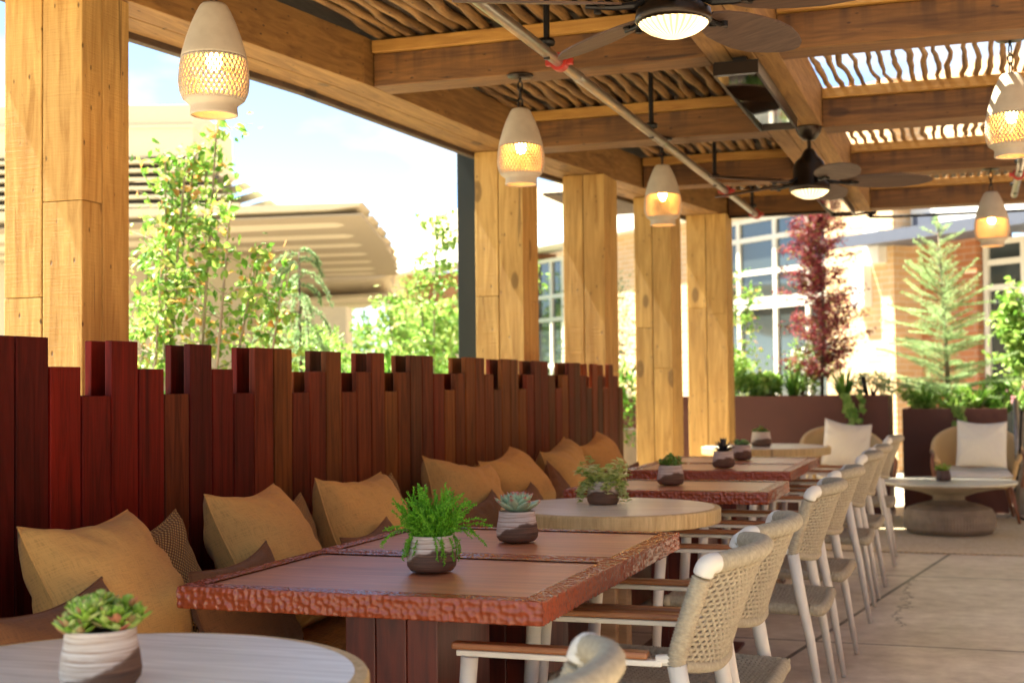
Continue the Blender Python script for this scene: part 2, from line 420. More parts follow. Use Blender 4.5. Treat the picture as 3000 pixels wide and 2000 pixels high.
mb = MB(); mb.box(-3.6, 4.4, 11.36, 12.95, 2.90, 2.925); mb.build('roof_deck_sun_shade', M['deck'], perg)  # unseen sheet added past the end beam to shade the lounge
M['slatgrey'] = wood('grey_slat_planter', (.22, .18, .13), (.38, .32, .24), axis='x', rough=.7, knots=False)
rw = thing('unseen_light_blocking_wall', 'unseen dark brown wall added to cut light from the right of the terrace', 'wall', (5.2, 2, 0))  # out of view, added to hold back light from the right
mb = MB(); mb.box(5.0, 5.4, -4, 10.5, 0, 3.4); mb.build('wall', M['ped'], rw)
# ---------------------------------------------------------------- slatted fence
pat = "TTMLTMLTMLTTLMTLMTLMTTMLMTTMLTTLMTTMLMTTMLTMLTMLL"
HT = {'T': 1.336, 'M': 1.262, 'L': 1.188}
fence = thing('slatted_fence', 'stepped fence of dark red hardwood boards behind the banquette', 'fence', (-2.24, 5.5, 0))
reds = [(.095, .006, .003), (.075, .005, .003), (.12, .007, .0035)]
brs = [(.13, .027, .008), (.17, .043, .010), (.145, .022, .007), (.20, .060, .012), (.10, .030, .010), (.18, .038, .011), (.155, .048, .012), (.15, .024, .008)]
PIT = .1272
for row, (xa, xb) in enumerate(((-2.223, -2.2), (-2.288, -2.266))):
    mb = MB(); col = []
    for i in range(-8, 48):
        ch = pat[i] if i >= 0 else pat[(i*5) % 20]
        y0 = 2.946+(i-3)*PIT; h = HT[ch]+rnd.uniform(-.002, .002)
        jx = rnd.uniform(-.0015, .0015)
        mb.box(xa+jx, xb+jx, y0, y0+.1195, .05, h)
        if i < 5: c = rnd.choice(reds)
        elif i < 11: c = rnd.choice(reds+brs[:1]+brs[2:3])
        else: c = rnd.choice(brs)
        if i in (2, 4, 5): c = (.145, .007, .003)
        if i in (18, 23, 31): c = (.19, .060, .012)
        k = rnd.uniform(.85, 1.15); col += [(c[0]*k, c[1]*k, c[2]*k, 1)]*8
    mb.col = col
    mb.build('slat_row', M['slat'], fence, bevel=.0025)
mb = MB()
for z in (.3, .95, 1.13): mb.box(-2.264, -2.225, 1.55, 8.69, z, z+.045)
for y in (1.6, 3.4, 5.2, 7.0, 8.6): mb.box(-2.264, -2.225, y, y+.045, 0, 1.12)
mb.build('rail', M['ped'], fence)

# ---------------------------------------------------------------- bench
def uvgrid_cushion(mb, cx, cy, cz, W, H, T, rot, puff=1.0, pinch=.03, seed=0, n=26, square=False):
    """pillow: local u along width, v along height, w thickness; rot is a 3x3 Matrix"""
    rr = random.Random(seed); ph = [rr.uniform(0, 6.3) for _ in range(8)]
    b = len(mb.v); uv = mb.uv if mb.uv is not None else []
    for side in (1, -1):
        for j in range(n+1):
            for i in range(n+1):
                u = 2*i/n-1; v = 2*j/n-1
                if square: e = (max(0, 1-abs(u)**7)*max(0, 1-abs(v)**7))**.5
                else: e = (max(0, 1-u*u)**.42)*(max(0, 1-v*v)**.42)
                pu = 1-pinch*(1-v*v)*abs(u)**2; pv = 1-pinch*(1-u*u)*abs(v)**2
                wr = .035*math.sin(3.1*u+2.2*v+ph[0])+.03*math.sin(5*v-2.4*u+ph[1])+.02*math.sin(9*u*v+ph[2])
                wr += (.05*math.sin(17*math.atan2(v, u)+ph[3])+.04*math.sin(9*math.atan2(v, u)+ph[6]))*min(1, (u*u+v*v)**1.5)
                x = u*pu*W/2; y = v*pv*H/2 - .012*(1-u*u)*(v > 0)*v*4*puff*.5
                z = side*T/2*(e*(1+wr*1.5)) + .012*math.sin(2*u+ph[4])+.012*math.sin(2.3*v+ph[5])
                p = rot @ Vector((x, y, z)); mb.v.append((cx+p.x, cy+p.y, cz+p.z)); uv.append((i/n*W/.5, j/n*H/.5))
        for j in range(n):
            for i in range(n):
                a = b+(0 if side == 1 else (n+1)**2)+j*(n+1)+i
                q = (a, a+1, a+n+2, a+n+1); mb.f.append(q if side == 1 else q[::-1])
    mb.uv = uv
    # seam piping follows the rim
    m0 = b; rim = [b+i for i in range(n+1)]+[b+j*(n+1)+n for j in range(1, n+1)]+[b+n*(n+1)+i for i in range(n-1, -1, -1)]+[b+j*(n+1) for j in range(n-1, -1, -1)]
    return [mb.v[k] for k in rim]
def pillow(mat, pos, size, T, yawz, lean, roll=0, seed=0, label='', cat='pillow', group=None, name='pillow'):
    """front faces +X at yawz=0, leaning back by lean"""
    Rm = Matrix.Rotation(yawz, 3, 'Z') @ Matrix.Rotation(-lean, 3, 'Y') @ Matrix.Rotation(roll, 3, 'X')
    # local (x:width, y:height, z:thick) -> world (Y, Z, X)
    B = Matrix(((0, 0, 1), (1, 0, 0), (0, 1, 0)))
    root = thing(name, label, cat, pos, group)
    mb = MB(); rim = uvgrid_cushion(mb, *pos, size[0], size[1], T, Rm @ B, seed=seed)
    mb.build('cover', mat, root, smooth=True)
    mb = MB(); mb.tube(rim, .0028, 5, caps=False); mb.uv = [(p[0]*3, p[1]*3+p[2]) for p in mb.v]
    mb.build('piping', mat, root, smooth=True)
    return root
bench = thing('banquette_bench', 'long low banquette bench with brown cushions along the fence', 'bench', (-2.0, 5.2, 0))
mb = MB(); mb.box(-2.195, -1.72, 1.0, 9.0, 0.02, .36); mb.build('bench_base', M['ped'], bench, bevel=.004)
ys = [1.0, 2.2, 3.25, 4.5, 5.75, 7.0, 8.1, 9.2]
for k, (a, b) in enumerate(zip(ys, ys[1:])):
    mb = MB(); uvgrid_cushion(mb, -1.94, (a+b)/2, .43, .53, b-a-.01, .13, Matrix.Identity(3), seed=20+k, pinch=.01, square=True)
    mb.uv = [(u*1, v*1) for u, v in mb.uv]
    mb.build('seat_cushion', M['seatf'], bench, smooth=True)
words = ['first', 'second', 'third', 'fourth', 'fifth', 'sixth', 'seventh']
P = [  # y centre of big pillow, extra yaw, roll
    (2.755, -.02, .02, .44), (3.53, .03, .01, .46), (4.22, -.05, -.03, .44), (5.14, -.32, -.12, .43), (5.81, .02, .09, .45), (6.58, -.04, .14, .44), (7.33, .0, .13, .46)]
for k, (yc, yw, ro, S) in enumerate(P):
    pillow(M['tan'], (-1.975, yc, .695), (S, S), .27, yw, R((24, 22, 25, 20, 24, 21, 25)[k]), ro, seed=k, label=f'large tan linen pillow, {words[k]} from the left along the fence', group='tan pillows on the banquette', name='tan_pillow')
    pillow(M['waf'], (-2.045, yc+.30, .655), (.37, .38), .15, R((-4, 3, -7, 2, -3, 4, -2)[k]), R(17), (.20, .12, .26, .10, .05, .18, .0)[k], seed=40+k,
           label=f'brown waffle weave pillow tucked behind the {words[k]} large tan pillow', group='waffle weave pillows on the banquette', name='waffle_pillow')
    lp = [(-1.80, 2.38, .635), (-1.80, 3.10, .63), (-1.80, 3.90, .62), (-1.80, 4.90, .63), (-1.82, 5.45, .62), (-1.82, 6.02, .66), (-1.84, 7.15, .62)][k]
    pillow(M['brown'], lp, (.46 if k != 5 else .30, .29), .13, R(3) if k < 6 else R(-25), R(20), .06 if k != 5 else .7, seed=60+k,
           label=f'dark brown lumbar pillow, {words[k]} from the left along the banquette', group='brown lumbar pillows on the banquette', name='lumbar_pillow')
pillow(M['waf'], (-2.04, 2.13, .66), (.40, .40), .13, 0, R(13), -.1, seed=99, label='waffle weave pillow cut off by the left edge of the photo', group='waffle weave pillows on the banquette', name='waffle_pillow')
pillow(M['brown'], (-1.82, 8.45, .56), (.62, .26), .14, R(-20), R(35), 0, seed=98, label='dark brown bolster lying at the far end of the banquette', cat='bolster', name='bolster')

# ---------------------------------------------------------------- tables
def voro3(P, cell, seed):
    rs = np.random.RandomState(seed); q = P/cell; base = np.floor(q).astype(int); best = np.full(len(P), 9.0)
    tab = .2+.6*rs.rand(4096, 3)
    for dx in (-1, 0, 1):
        for dy in (-1, 0, 1):
            for dz in (-1, 0, 1):
                c = base+np.array([dx, dy, dz]); h = (c[:, 0]*73856093 ^ c[:, 1]*19349663 ^ c[:, 2]*83492791) & 4095
                pt = c+tab[h]; d = np.sqrt(((q-pt)**2).sum(1)); best = np.minimum(best, d)
    return best
def hammered_table(name, label, loc, pedx, group, TW=.885, TD=.688):
    root = thing(name, label, 'dining table', (0, 0, 0), group)
    prof = [(.052-.0026*i, 0, 0, 1) for i in range(20)] + [(.0012, -.0012, .7, .7)]+[(0, -.004-.003*i, 1, 0) for i in range(16)]+[(.0012, -.0515, .7, -.7), (.006, -.0525, 0, -1), (.05, -.0525, 0, -1)]
    V = []; N = []; F = []; k = len(prof)
    cs = [(0, 0), (TW, 0), (TW, TD), (0, TD)]
    for s in range(4):
        A = np.array(cs[s], float); B = np.array(cs[(s+1) % 4], float); L = np.linalg.norm(B-A); t = (B-A)/L; nin = np.array([-t[1], t[0]]); n = int(L/.0029)
        b0 = len(V)
        for i in range(n+1):
            for (d, z, no, nzv) in prof:
                p = A+t*(d+(L-2*d)*i/n)+nin*d; V.append((p[0], p[1], z)); N.append((-nin[0]*no, -nin[1]*no, nzv))
        for i in range(n):
            for j in range(k-1):
                a = b0+i*k+j; F.append((a, a+1, a+k+1, a+k))
    V = np.array(V); N = np.array(N); d = voro3(V+np.array([3.3, 1.7, .4]), .0150, 5)
    amp = np.where(V[:, 2] > -.003, .0016, .0031)*np.clip(1-(d/.62)**2, -.6, 1)
    dd = np.minimum(np.minimum(V[:, 0], TW-V[:, 0]), np.minimum(V[:, 1], TD-V[:, 1]))
    amp[(dd > .047) | (V[:, 2] < -.052)] *= .1
    V = V-N*amp[:, None]
    mb = MB(); mb.v = [tuple(v) for v in V]; mb.f = F; mb.build('hammered_edge', M['tedge'], root, smooth=True)
    mb = MB(); mb.box(.048, TW-.048, .048, TD-.048, -.050, -.0035); mb.build('tabletop', M['table'], root)
    mb = MB()
    for i in range(3): mb.box(pedx+i*.078, pedx+i*.078+.0765, .17, TD-.17, -.735, -.053)
    mb.box(pedx-.10, pedx+.335, .08, TD-.08, -.75, -.736)
    mb.build('pedestal', M['ped'], root, bevel=.003)
    root.location = loc; return root
ht = hammered_table('square_table', 'nearest square red wood table with hammered edge, holding the feathery green plant', (-1.745, 2.682, .75), .345, 'hammered red tables')
for nm, loc in [('second square red wood table pushed against the nearest one, holding the rosette succulent', (-1.745, 3.374, .75)),
                ('lone square red wood table just beyond the large round wood table', (-1.70, 5.62, .75)),
                ('square red wood table holding the pot of dark spiky leaves', (-1.78, 6.98, .75)),
                ('farthest square red wood table in front of the small far round table', (-1.78, 7.67, .75))]:
    dup(ht, loc, 0, nm)
def round_table(label, c, Rr, leg):
    root = thing('round_table', label, 'dining table', (0, 0, 0), 'round wood tables')
    mb = MB(); mb.lathe([(Rr-.02, -.057), (Rr-.002, -.053), (Rr, -.045), (Rr, -.006), (Rr-.003, -.001), (Rr-.022, 0)], 120)
    mb.build('rim', M['rrim'], root, smooth=False)
    mb = MB(); mb.lathe([(Rr-.024, -.02), (Rr-.024, .0012)], 100); mb.build('tabletop', M['rtop'], root)
    mb = MB()
    for a in (0, 1): 
        q = a*math.pi/2; T = lambda x, y, z: (x*math.cos(q)-y*math.sin(q), x*math.sin(q)+y*math.cos(q), z)
        mb.box(-.07+leg, .07+leg, -.035 - .002*a, .035+.002*a, -.735, -.058-.001*a, T)
    mb.lathe([(.22, -.75), (.22, -.736)], 40)
    mb.build('pedestal', M['rleg'], root, bevel=.006)
    root.location = (c[0], c[1], .75); return root
round_table('nearest round table with pale top, cut off by the bottom left corner', (-1.29, 1.785), .41, 0)
round_table('round pale wood table holding the trailing variegated plant', (-1.29, 4.86), .41, 0)
round_table('far round pale wood table before the rust planter', (-1.425, 9.76), .46, 0)

# ---------------------------------------------------------------- rope chairs
def wrap_tube(mb, pts, r, pitch=.0072, n=10, amp=.09):
    P = [Vector(p) for p in pts]; L = [0]
    for a, b in zip(P, P[1:]): L.append(L[-1]+(b-a).length)
    tot = L[-1]; turns = int(tot/pitch); out = []; rad = []
    j = 0
    for i in range(turns*3+1):
        s = tot*i/(turns*3)
        while j < len(L)-2 and L[j+1] < s: j += 1
        f = (s-L[j])/max(1e-9, L[j+1]-L[j]); out.append(P[j].lerp(P[j+1], f)); rad.append(r*(1+(amp if i % 3 else -amp)))
    mb.tube(out, rad, n)
def bez(ps, n):
    ps = [Vector(p) for p in ps]; out = []
    P = [ps[0]]+ps+[ps[-1]]
    for i in range(1, len(P)-2):
        for k in range(n):
            t = k/n; a, b, c, d = P[i-1], P[i], P[i+1], P[i+2]
            out.append(.5*((2*b)+(-a+c)*t+(2*a-5*b+4*c-d)*t*t+(-a+3*b-3*c+d)*t**3))
    out.append(ps[-1]); return out
def make_chair():
    root = thing('rope_armchair', 'x', 'chair'); root['_o'] = [-.8, .235, 0]
    Wd = .47
    # local frame: x same as world (front = -x), y from 0 (near side) to Wd
    for y, sg in ((0, -1), (Wd, 1)):
        mb = MB(); mb.tube([(-.515, y+sg*.012, .004), (-.56, y, .30), (-.592, y, .46), (-.615, y, .60)], [.0105, .0165, .0195, .021], 14)
        mb.build('rear_leg', M['frame'], root, smooth=True)
        mb = MB(); mb.tube([(-1.115, y+sg*.020, .004), (-1.10, y+sg*.012, .40), (-1.085, y+sg*.008, .596)], [.0105, .0185, .020], 14)
        mb.build('front_leg', M['frame'], root, smooth=True)
        mb = MB(); mb.box(-1.125, -.675, y+sg*.006-.017, y+sg*.006+.017, .612, .628); mb.build('armrest', M['arm'], root, bevel=.005)
        mb = MB(); mb.box(-1.115, -.645, y+sg*.006-.011, y+sg*.006+.011, .597, .6105); mb.tube([(-.66, y+sg*.004, .609), (-.612, y, .612)], [.012, .014], 10)
        mb.build('arm_bracket', M['frame'], root, bevel=.003)
    # seat
    x0, x1 = -1.06, -.585; zs = .405
    loop = bez([(x1, .02, zs), (x0+.03, .02, zs+.012), (x0, .05, zs+.012), (x0, Wd-.05, zs+.012), (x0+.03, Wd-.02, zs+.012), (x1+.02, Wd-.02, zs), (x1+.055, Wd-.06, zs-.002), (x1+.06, .06, zs-.002), (x1+.02, .02, zs)], 8)
    mb = MB(); wrap_tube(mb, loop, .0205); mb.build('seat_rim', M['rope'], root, smooth=True)
    mb = MB()
    def weave(mb, fn, nu, nv, r):
        for a in range(nu):
            u = (a+.5)/nu; pts = []
            for b in range(nv*2+1):
                v = b/(nv*2); s = math.sin((b/2+a)*math.pi)
                pts.append(fn(u, v, (r*.9)*math.cos(math.pi*(b*.5+a))))
            mb.tube(pts, r, 5, caps=False)
        for b in range(nv):
            v = (b+.5)/nv; pts = []
            for a in range(nu*2+1):
                u = a/(nu*2); pts.append(fn(u, v, -(r*.9)*math.cos(math.pi*(a*.5+b))))
            mb.tube(pts, r, 5, caps=False)
    def seatf(u, v, h):
        x = x0+(x1+.055-x0)*u; y = .02+(Wd-.04)*v; sag = -.022*(math.sin(math.pi*u)*math.sin(math.pi*v))**.7 if 0 < u < 1 and 0 < v < 1 else 0
        return (x, y, zs+.012+sag+h)
    weave(mb, seatf, 38, 36, .0050); mb.build('seat', M['rope'], root, smooth=True)
    # backrest
    def prof(z):  # x of the side post at height z
        return -.618+(.070)*((z-.60)/.215)**1.15 if z > .60 else -.618
    def bow(v): return .085*(1-abs(2*v-1)**2.4)
    def backf(u, v, h):
        z = .600+.215*u - .028*(1-abs(2*v-1)**2.2)*(1-u)*1.0 + .012*u*(1-abs(2*v-1)**3); x = prof(.6+.215*u)+bow(v)*(.75+.25*u)+h
        return (x, Wd*v, z)
    mb = MB(); weave(mb, backf, 21, 46, .0046); mb.build('backrest', M['rope'], root, smooth=True)
    for v in (0, 1):
        mb = MB(); wrap_tube(mb, [backf(u/8, v, 0) for u in range(0, 8)], .0205); mb.build('wrapped_post', M['rope'], root, smooth=True)
    mb = MB(); wrap_tube(mb, [backf(1, v/24, 0) for v in (list(range(1, 24))+[23.6])], .0205); mb.build('top_rail', M['rope'], root, smooth=True)
    mb = MB(); wrap_tube(mb, [backf(0, v/24, 0) for v in range(1, 24)], .013); mb.build('bottom_rail', M['rope'], root, smooth=True)
    for v in (0, 1):
        q = (lambda t: t) if v == 0 else (lambda t: 1-t)
        a = Vector(backf(.90, v, 0)); b = Vector(backf(.975, v, 0)); c = Vector(backf(1, q(.02), 0)); d = Vector(backf(1, q(.05 if v == 0 else .02), 0)); mb = MB()
        mb.tube(bez([a, b, c+Vector((0, 0, .002)), d], 5), [.020]+[.0222]*14+[.020], 16)
        mb.build('corner_cap', M['frame'], root, smooth=True)
    return root
ch = make_chair()
CH = [(1.44, 'rope chair cut off by the bottom edge, only its pale back corner showing'),
      (2.845, 'nearest full rope chair beside the square table with the feathery plant'),
      (3.42, 'second rope chair, drawn up to the square table with the rosette succulent'),
      (4.80, 'rope chair at the round pale wood table with the trailing plant'),
      (5.66, 'rope chair at the lone square red table beyond the round table'),
      (6.95, 'rope chair at the table holding the dark spiky plant'),
      (7.72, 'rope chair at the farthest square red table, next to last of the row'),
      (9.10, 'last rope chair of the row, at the far round table')]
for i, (y, lb) in enumerate(CH):
    o = ch if i == 0 else dup(ch, (0, y, 0), None, lb)
    o.location = (-.8, y+.235, 0); o.rotation_euler = (0, 0, R((0, .6, -1.0, .8, -1.4, 1.2, -.6, 1.6)[i])); o['label'] = lb; o['group'] = 'cream rope armchairs along the tables'

# ---------------------------------------------------------------- pots and plants
GREEN = foliage('crassula_green', [(0, (.10, .34, .012)), (.5, (.16, .48, .02)), (1, (.28, .62, .05))], .4)
ECH = foliage('echeveria_green', [(0, (.38, .50, .28)), (1, (.54, .62, .38))], .1, .4)
VAR = foliage('variegated_leaf', [(0, (.30, .44, .08)), (.5, (.58, .64, .22)), (1, (.80, .80, .42))], .3)
JADE = foliage('jade_leaf', [(0, (.08, .20, .02)), (.5, (.18, .32, .04)), (.8, (.34, .40, .10)), (1, (.45, .14, .05))], .15, .35)
DARKL = foliage('dark_agave_leaf', [(0, (.012, .012, .014)), (1, (.035, .03, .035))], 0, .35)
LIME = foliage('lime_rosette', [(0, (.20, .40, .03)), (.5, (.40, .60, .08)), (.85, (.60, .70, .25)), (1, (.55, .16, .10))], .35)
M['redtip'] = plain('red_leaf_tip', (.35, .06, .03), .5)
def pot(name, label, loc, phase, s=1.0, group='ceramic pots on the tables', brown=False):
    root = thing(name, label, 'potted plant', (0, 0, 0), group)
    mb = MB(); mb.lathe([(.040, 0), (.052, .003), (.0600, .014), (.0615, .026), (.0585, .048), (.0545, .068), (.0530, .084), (.0535, .0875), (.0515, .0885), (.0495, .0865), (.049, .072)], 64, closed=True)
    mb.v = [(x*s, y*s, z*s) for x, y, z in mb.v]
    mb.build('pot', potmat(name+'_glaze', phase) if not brown else M['potbrown'], root, smooth=True)
    mb = MB(); mb.lathe([(.050*s, .070*s), (.049*s, .078*s), (.03*s, .081*s), (.004*s, .083*s)], 30); mb.build('soil', M['soil'], root, smooth=True)
    root.location = loc; return root
M['potbrown'] = plain('brown_glaze', (.08, .035, .02), .5)
def thick_leaf(mb, p, az, el, L, W, T, curl=.4, n=7, tip=1.0):
    """fleshy pointed leaf growing from p, azimuth az, elevation el"""
    d = Vector((math.cos(az)*math.cos(el), math.sin(az)*math.cos(el), math.sin(el)))
    upv = Vector((-math.cos(az)*math.sin(el), -math.sin(az)*math.sin(el), math.cos(el))); sd = d.cross(upv)
    rings = []; b = len(mb.v); k = 8
    for i in range(n+1):
        t = i/n; w = W*.5*(math.sin(math.pi*min(1, t*.92+.08)**.85)**.75)*(1 if t < .98 else .05)+.0006; th = T*.5*(1-t)**.4*(.5+t*.8)+.0004
        if i == n: w = .0004; th = .0003
        c = Vector(p)+d*L*t+upv*(curl*L*t*t*.5)
        for j in range(k):
            q = 2*math.pi*j/k; mb.v.append(tuple(c+sd*math.cos(q)*w+upv*(math.sin(q)*th+abs(math.cos(q))*w*.25)))
            if mb.col is not None: f = max(0, (t-.86)/.14)**1.2; mb.col.append((.38*(1-f)+.55*f, .52*(1-f)+.05*f, .32*(1-f)+.06*f, 1))
    mb.f += [(b+i*k+j, b+i*k+(j+1) % k, b+(i+1)*k+(j+1) % k, b+(i+1)*k+j) for i in range(n) for j in range(k)]
    return Vector(p)+d*L+upv*(curl*L*.5)
def rosette(mb, c, R0, layers=5, k=7, tips=None, rr=rnd):
    for l in range(layers):
        f = l/(layers-1) if layers > 1 else 0
        for i in range(k):
            az = 2*math.pi*(i+.5*(l % 2))/k+rr.uniform(-.12, .12)+l*.2; el = R(22+56*f)+rr.uniform(-.08, .08)
            L = R0*(1-.45*f); t = thick_leaf(mb, (c[0], c[1], c[2]+.004*l), az, el, L, L*.52, L*.16, .35)
            if tips is not None: tips.add([t, t+Vector((.0012, 0, 0)), t+Vector((0, .0012, 0)), t+Vector((math.cos(az)*.004, math.sin(az)*.004, .004))], [(0, 1, 3), (1, 2, 3), (2, 0, 3)])
# feathery plant
p1 = pot('feathery_potted_plant', 'striped pot with bright green feathery plant on the nearest square table', (-1.266, 3.06, .75), 2.4)
mb = MB(); rr = random.Random(3)
def fstem(mb, p, az, el, L, droop, r=.0034):
    pts = []; rad = []; x = Vector(p); d = Vector((math.cos(az)*math.cos(el), math.sin(az)*math.cos(el), math.sin(el))); n = int(L/.0024)
    w1, w2 = rr.uniform(0, 6), rr.uniform(0, 6)
    for i in range(n):
        t = i/n; d = (d+Vector((rr.uniform(-.1, .1), rr.uniform(-.1, .1), -droop*.05+rr.uniform(-.06, .06)))).normalized(); x = x+d*.0024
        pts.append(x.copy()); rad.append(r*(1-.45*t)*(1.35 if i % 2 else .6))
    mb.tube(pts[::3]+[pts[-1]], [.0011]*(len(pts[::3])+1), 4)
    for q in pts[::2]:
        for _ in range(3): mb.leaf(q, (rdir(rr)+d*.5).normalized(), rdir(rr), rr.uniform(.0055, .0085), .0034, .1)
for i in range(190):
    a = rr.uniform(0, 6.28); q = rr.uniform(0, .042); el = rr.uniform(.95, 1.56)
    fstem(mb, (q*math.cos(a), q*math.sin(a), .078), a+rr.uniform(-.5, .5), el, rr.uniform(.06, .145), rr.uniform(-.1, .8))
for i in range(26):
    a = rr.uniform(0, 6.28)
    fstem(mb, (.042*math.cos(a), .042*math.sin(a), .085), a+rr.uniform(-.4, .4), rr.uniform(.1, .7), rr.uniform(.04, .085), rr.uniform(2.2, 4.5))
mb.build('foliage', GREEN, p1)
p2 = pot('rosette_potted_succulent', 'striped pot with a pointed blue green rosette on the second square table', (-1.265, 3.71, .75), 2.7)
t = NT('echeveria_leaf', .45); at = t.n('Attribute', attribute_name='col'); t.color(at.outputs['Color']); ECH = t.m
mb = MB(); mb.col = []; rosette(mb, (0, 0, .080), .082, 5, 9); mb.build('foliage', ECH, p2, smooth=True)
# variegated trailing
p3 = pot('trailing_potted_plant', 'striped pot with trailing cream edged leaves on the round table', (-1.335, 4.93, .75), 1.9)
mb = MB()
for i in range(60):
    a = rr.uniform(0, 6.28); L = rr.uniform(.04, .11); hang = rr.random() < .6
    x = Vector((.035*math.cos(a), .035*math.sin(a), .086)); d = Vector((math.cos(a), math.sin(a), rr.uniform(.5, 1.6))).normalized(); n = int(L/.011)
    pts = [x.copy()]
    for j in range(n):
        d = (d+Vector((rr.uniform(-.2, .2), rr.uniform(-.2, .2), (-.55 if hang else -.06)))).normalized(); x = x+d*.011
        rxy = math.hypot(x.x, x.y)
        if x.z < .085 and rxy < .066: x.x *= .066/rxy; x.y *= .066/rxy
        x.z = max(x.z, .006); pts.append(x.copy())
        for sgn in (0, 1):
            aa = rr.uniform(0, 6.28); mb.leaf(x, (math.cos(aa), math.sin(aa), rr.uniform(-.2, .7)), (rr.uniform(-.3, .3), rr.uniform(-.3, .3), 1), rr.uniform(.022, .032), rr.uniform(.019, .026), .2)
    mb.tube(pts, .0011, 4)
mb.build('foliage', VAR, p3)
def jade(root, n=85, spread=.052, hgt=.045, mat=JADE, L=.022):
    mb = MB()
    for i in range(n):
        a = rr.uniform(0, 6.28); q = rr.uniform(0, spread); z = .08+rr.uniform(.0, hgt)*(1-q/spread*.4)
        if i % 4 == 0: mb.tube([(q*.4*math.cos(a), q*.4*math.sin(a), .076), (q*math.cos(a), q*math.sin(a), z)], .0018, 5)
        for k in range(3):
            thick_leaf(mb, (q*math.cos(a), q*math.sin(a), z), rr.uniform(0, 6.28), rr.uniform(.1, 1.2), L*rr.uniform(.8, 1.2), L*.6, L*.2, .2, 4)
    mb.build('foliage', mat, root, smooth=True)
p4 = pot('jade_potted_succulent', 'striped pot with small jade leaves on the lone square red table', (-1.30, 5.97, .75), 2.4); jade(p4)
p5 = pot('dark_potted_succulent', 'pale pot with near black spiky leaves on a red table', (-1.287, 7.25, .75), 2.2)
mb = MB()
for l in range(3):
    for i in range(7): thick_leaf(mb, (0, 0, .08+.004*l), 6.283*(i+.5*l)/7+rr.uniform(-.2, .2), R(25+24*l), .075, .020, .008, .1)
mb.build('foliage', DARKL, p5, smooth=True)
p6 = pot('green_potted_succulent', 'pale pot with fresh green rosettes behind the dark spiky plant', (-1.315, 8.02, .75), 2.2)
mb = MB()
for i in range(6): rosette(mb, (.026*math.cos(i*1.05), .026*math.sin(i*1.05), .084+.01*(i % 2)), .036, 3, 7, None, rr)
mb.build('foliage', foliage('fresh_rosette', [(0, (.14, .32, .10)), (1, (.30, .52, .20))], .15), p6, smooth=True)
p7 = pot('mixed_potted_succulent', 'pale pot with mixed green leaves on the far round table', (-1.45, 9.72, .75), 2.2, 1.2); jade(p7, 90, .055, .055)
p8 = pot('small_potted_succulent', 'small brown pot with pale succulent on the grey coffee table', (-.235, 11.15, .42), 0, .95, brown=True); jade(p8, 60, .06, .045, LIME, .024)
p0 = pot('lime_potted_succulent', 'blurred striped pot with lime and red rosettes on the nearest round table', (-1.268, 1.742, .7512), 3.6)
mb = MB()
for i in range(30):
    a = i*2.4; q = .056*math.sqrt(i/30); rosette(mb, (q*math.cos(a), q*math.sin(a), .086+rr.uniform(0, .04)-.15*q), .027, 4, 6, None, rr)
mb.build('foliage', LIME, p0, smooth=True)

# ---------------------------------------------------------------- pendant lamps
def emis(name, c, s):
    t = NT(name); t.b.inputs['Emission Color'].default_value = (*c, 1); t.b.inputs['Emission Strength'].default_value = s; t.color((0, 0, 0)); return t.m
M['bulb'] = emis('warm_bulb', (1, .42, .08), 34)
t = NT('fan_light_lens', .3); sp = t.n("SeparateXYZ"); t.l(t.coord(), sp.inputs[0])
rib = t.math('SINE', t.math('MULTIPLY', t.math('ARCTAN2', sp.outputs[1], sp.outputs[0]), 30))
t.l(t.math('ADD', t.math('MULTIPLY', rib, .22), .32), t.b.inputs['Emission Strength']); t.b.inputs['Emission Color'].default_value = (1, .70, .34, 1); t.color((.5, .35, .2)); M['lens'] = t.m
def lamp_prof(t):
    pts = [(.0, .052, 0), (.06, .054, 0), (.085, .057, 0)]
    return None
def lamp_r(z):  # z 0 (bottom) .. .36 (top)
    K = [(0, .0755), (.030, .0735), (.035, .080), (.050, .0985), (.075, .109), (.105, .1125), (.15, .110), (.20, .101), (.25, .087), (.30, .069), (.335, .053), (.352, .044), (.36, .036)]
    for (a, b), (c, d) in zip(K, K[1:]):
        if a <= z <= c:
            f = (z-a)/(c-a); return b+(d-b)*f
    return K[-1][1]
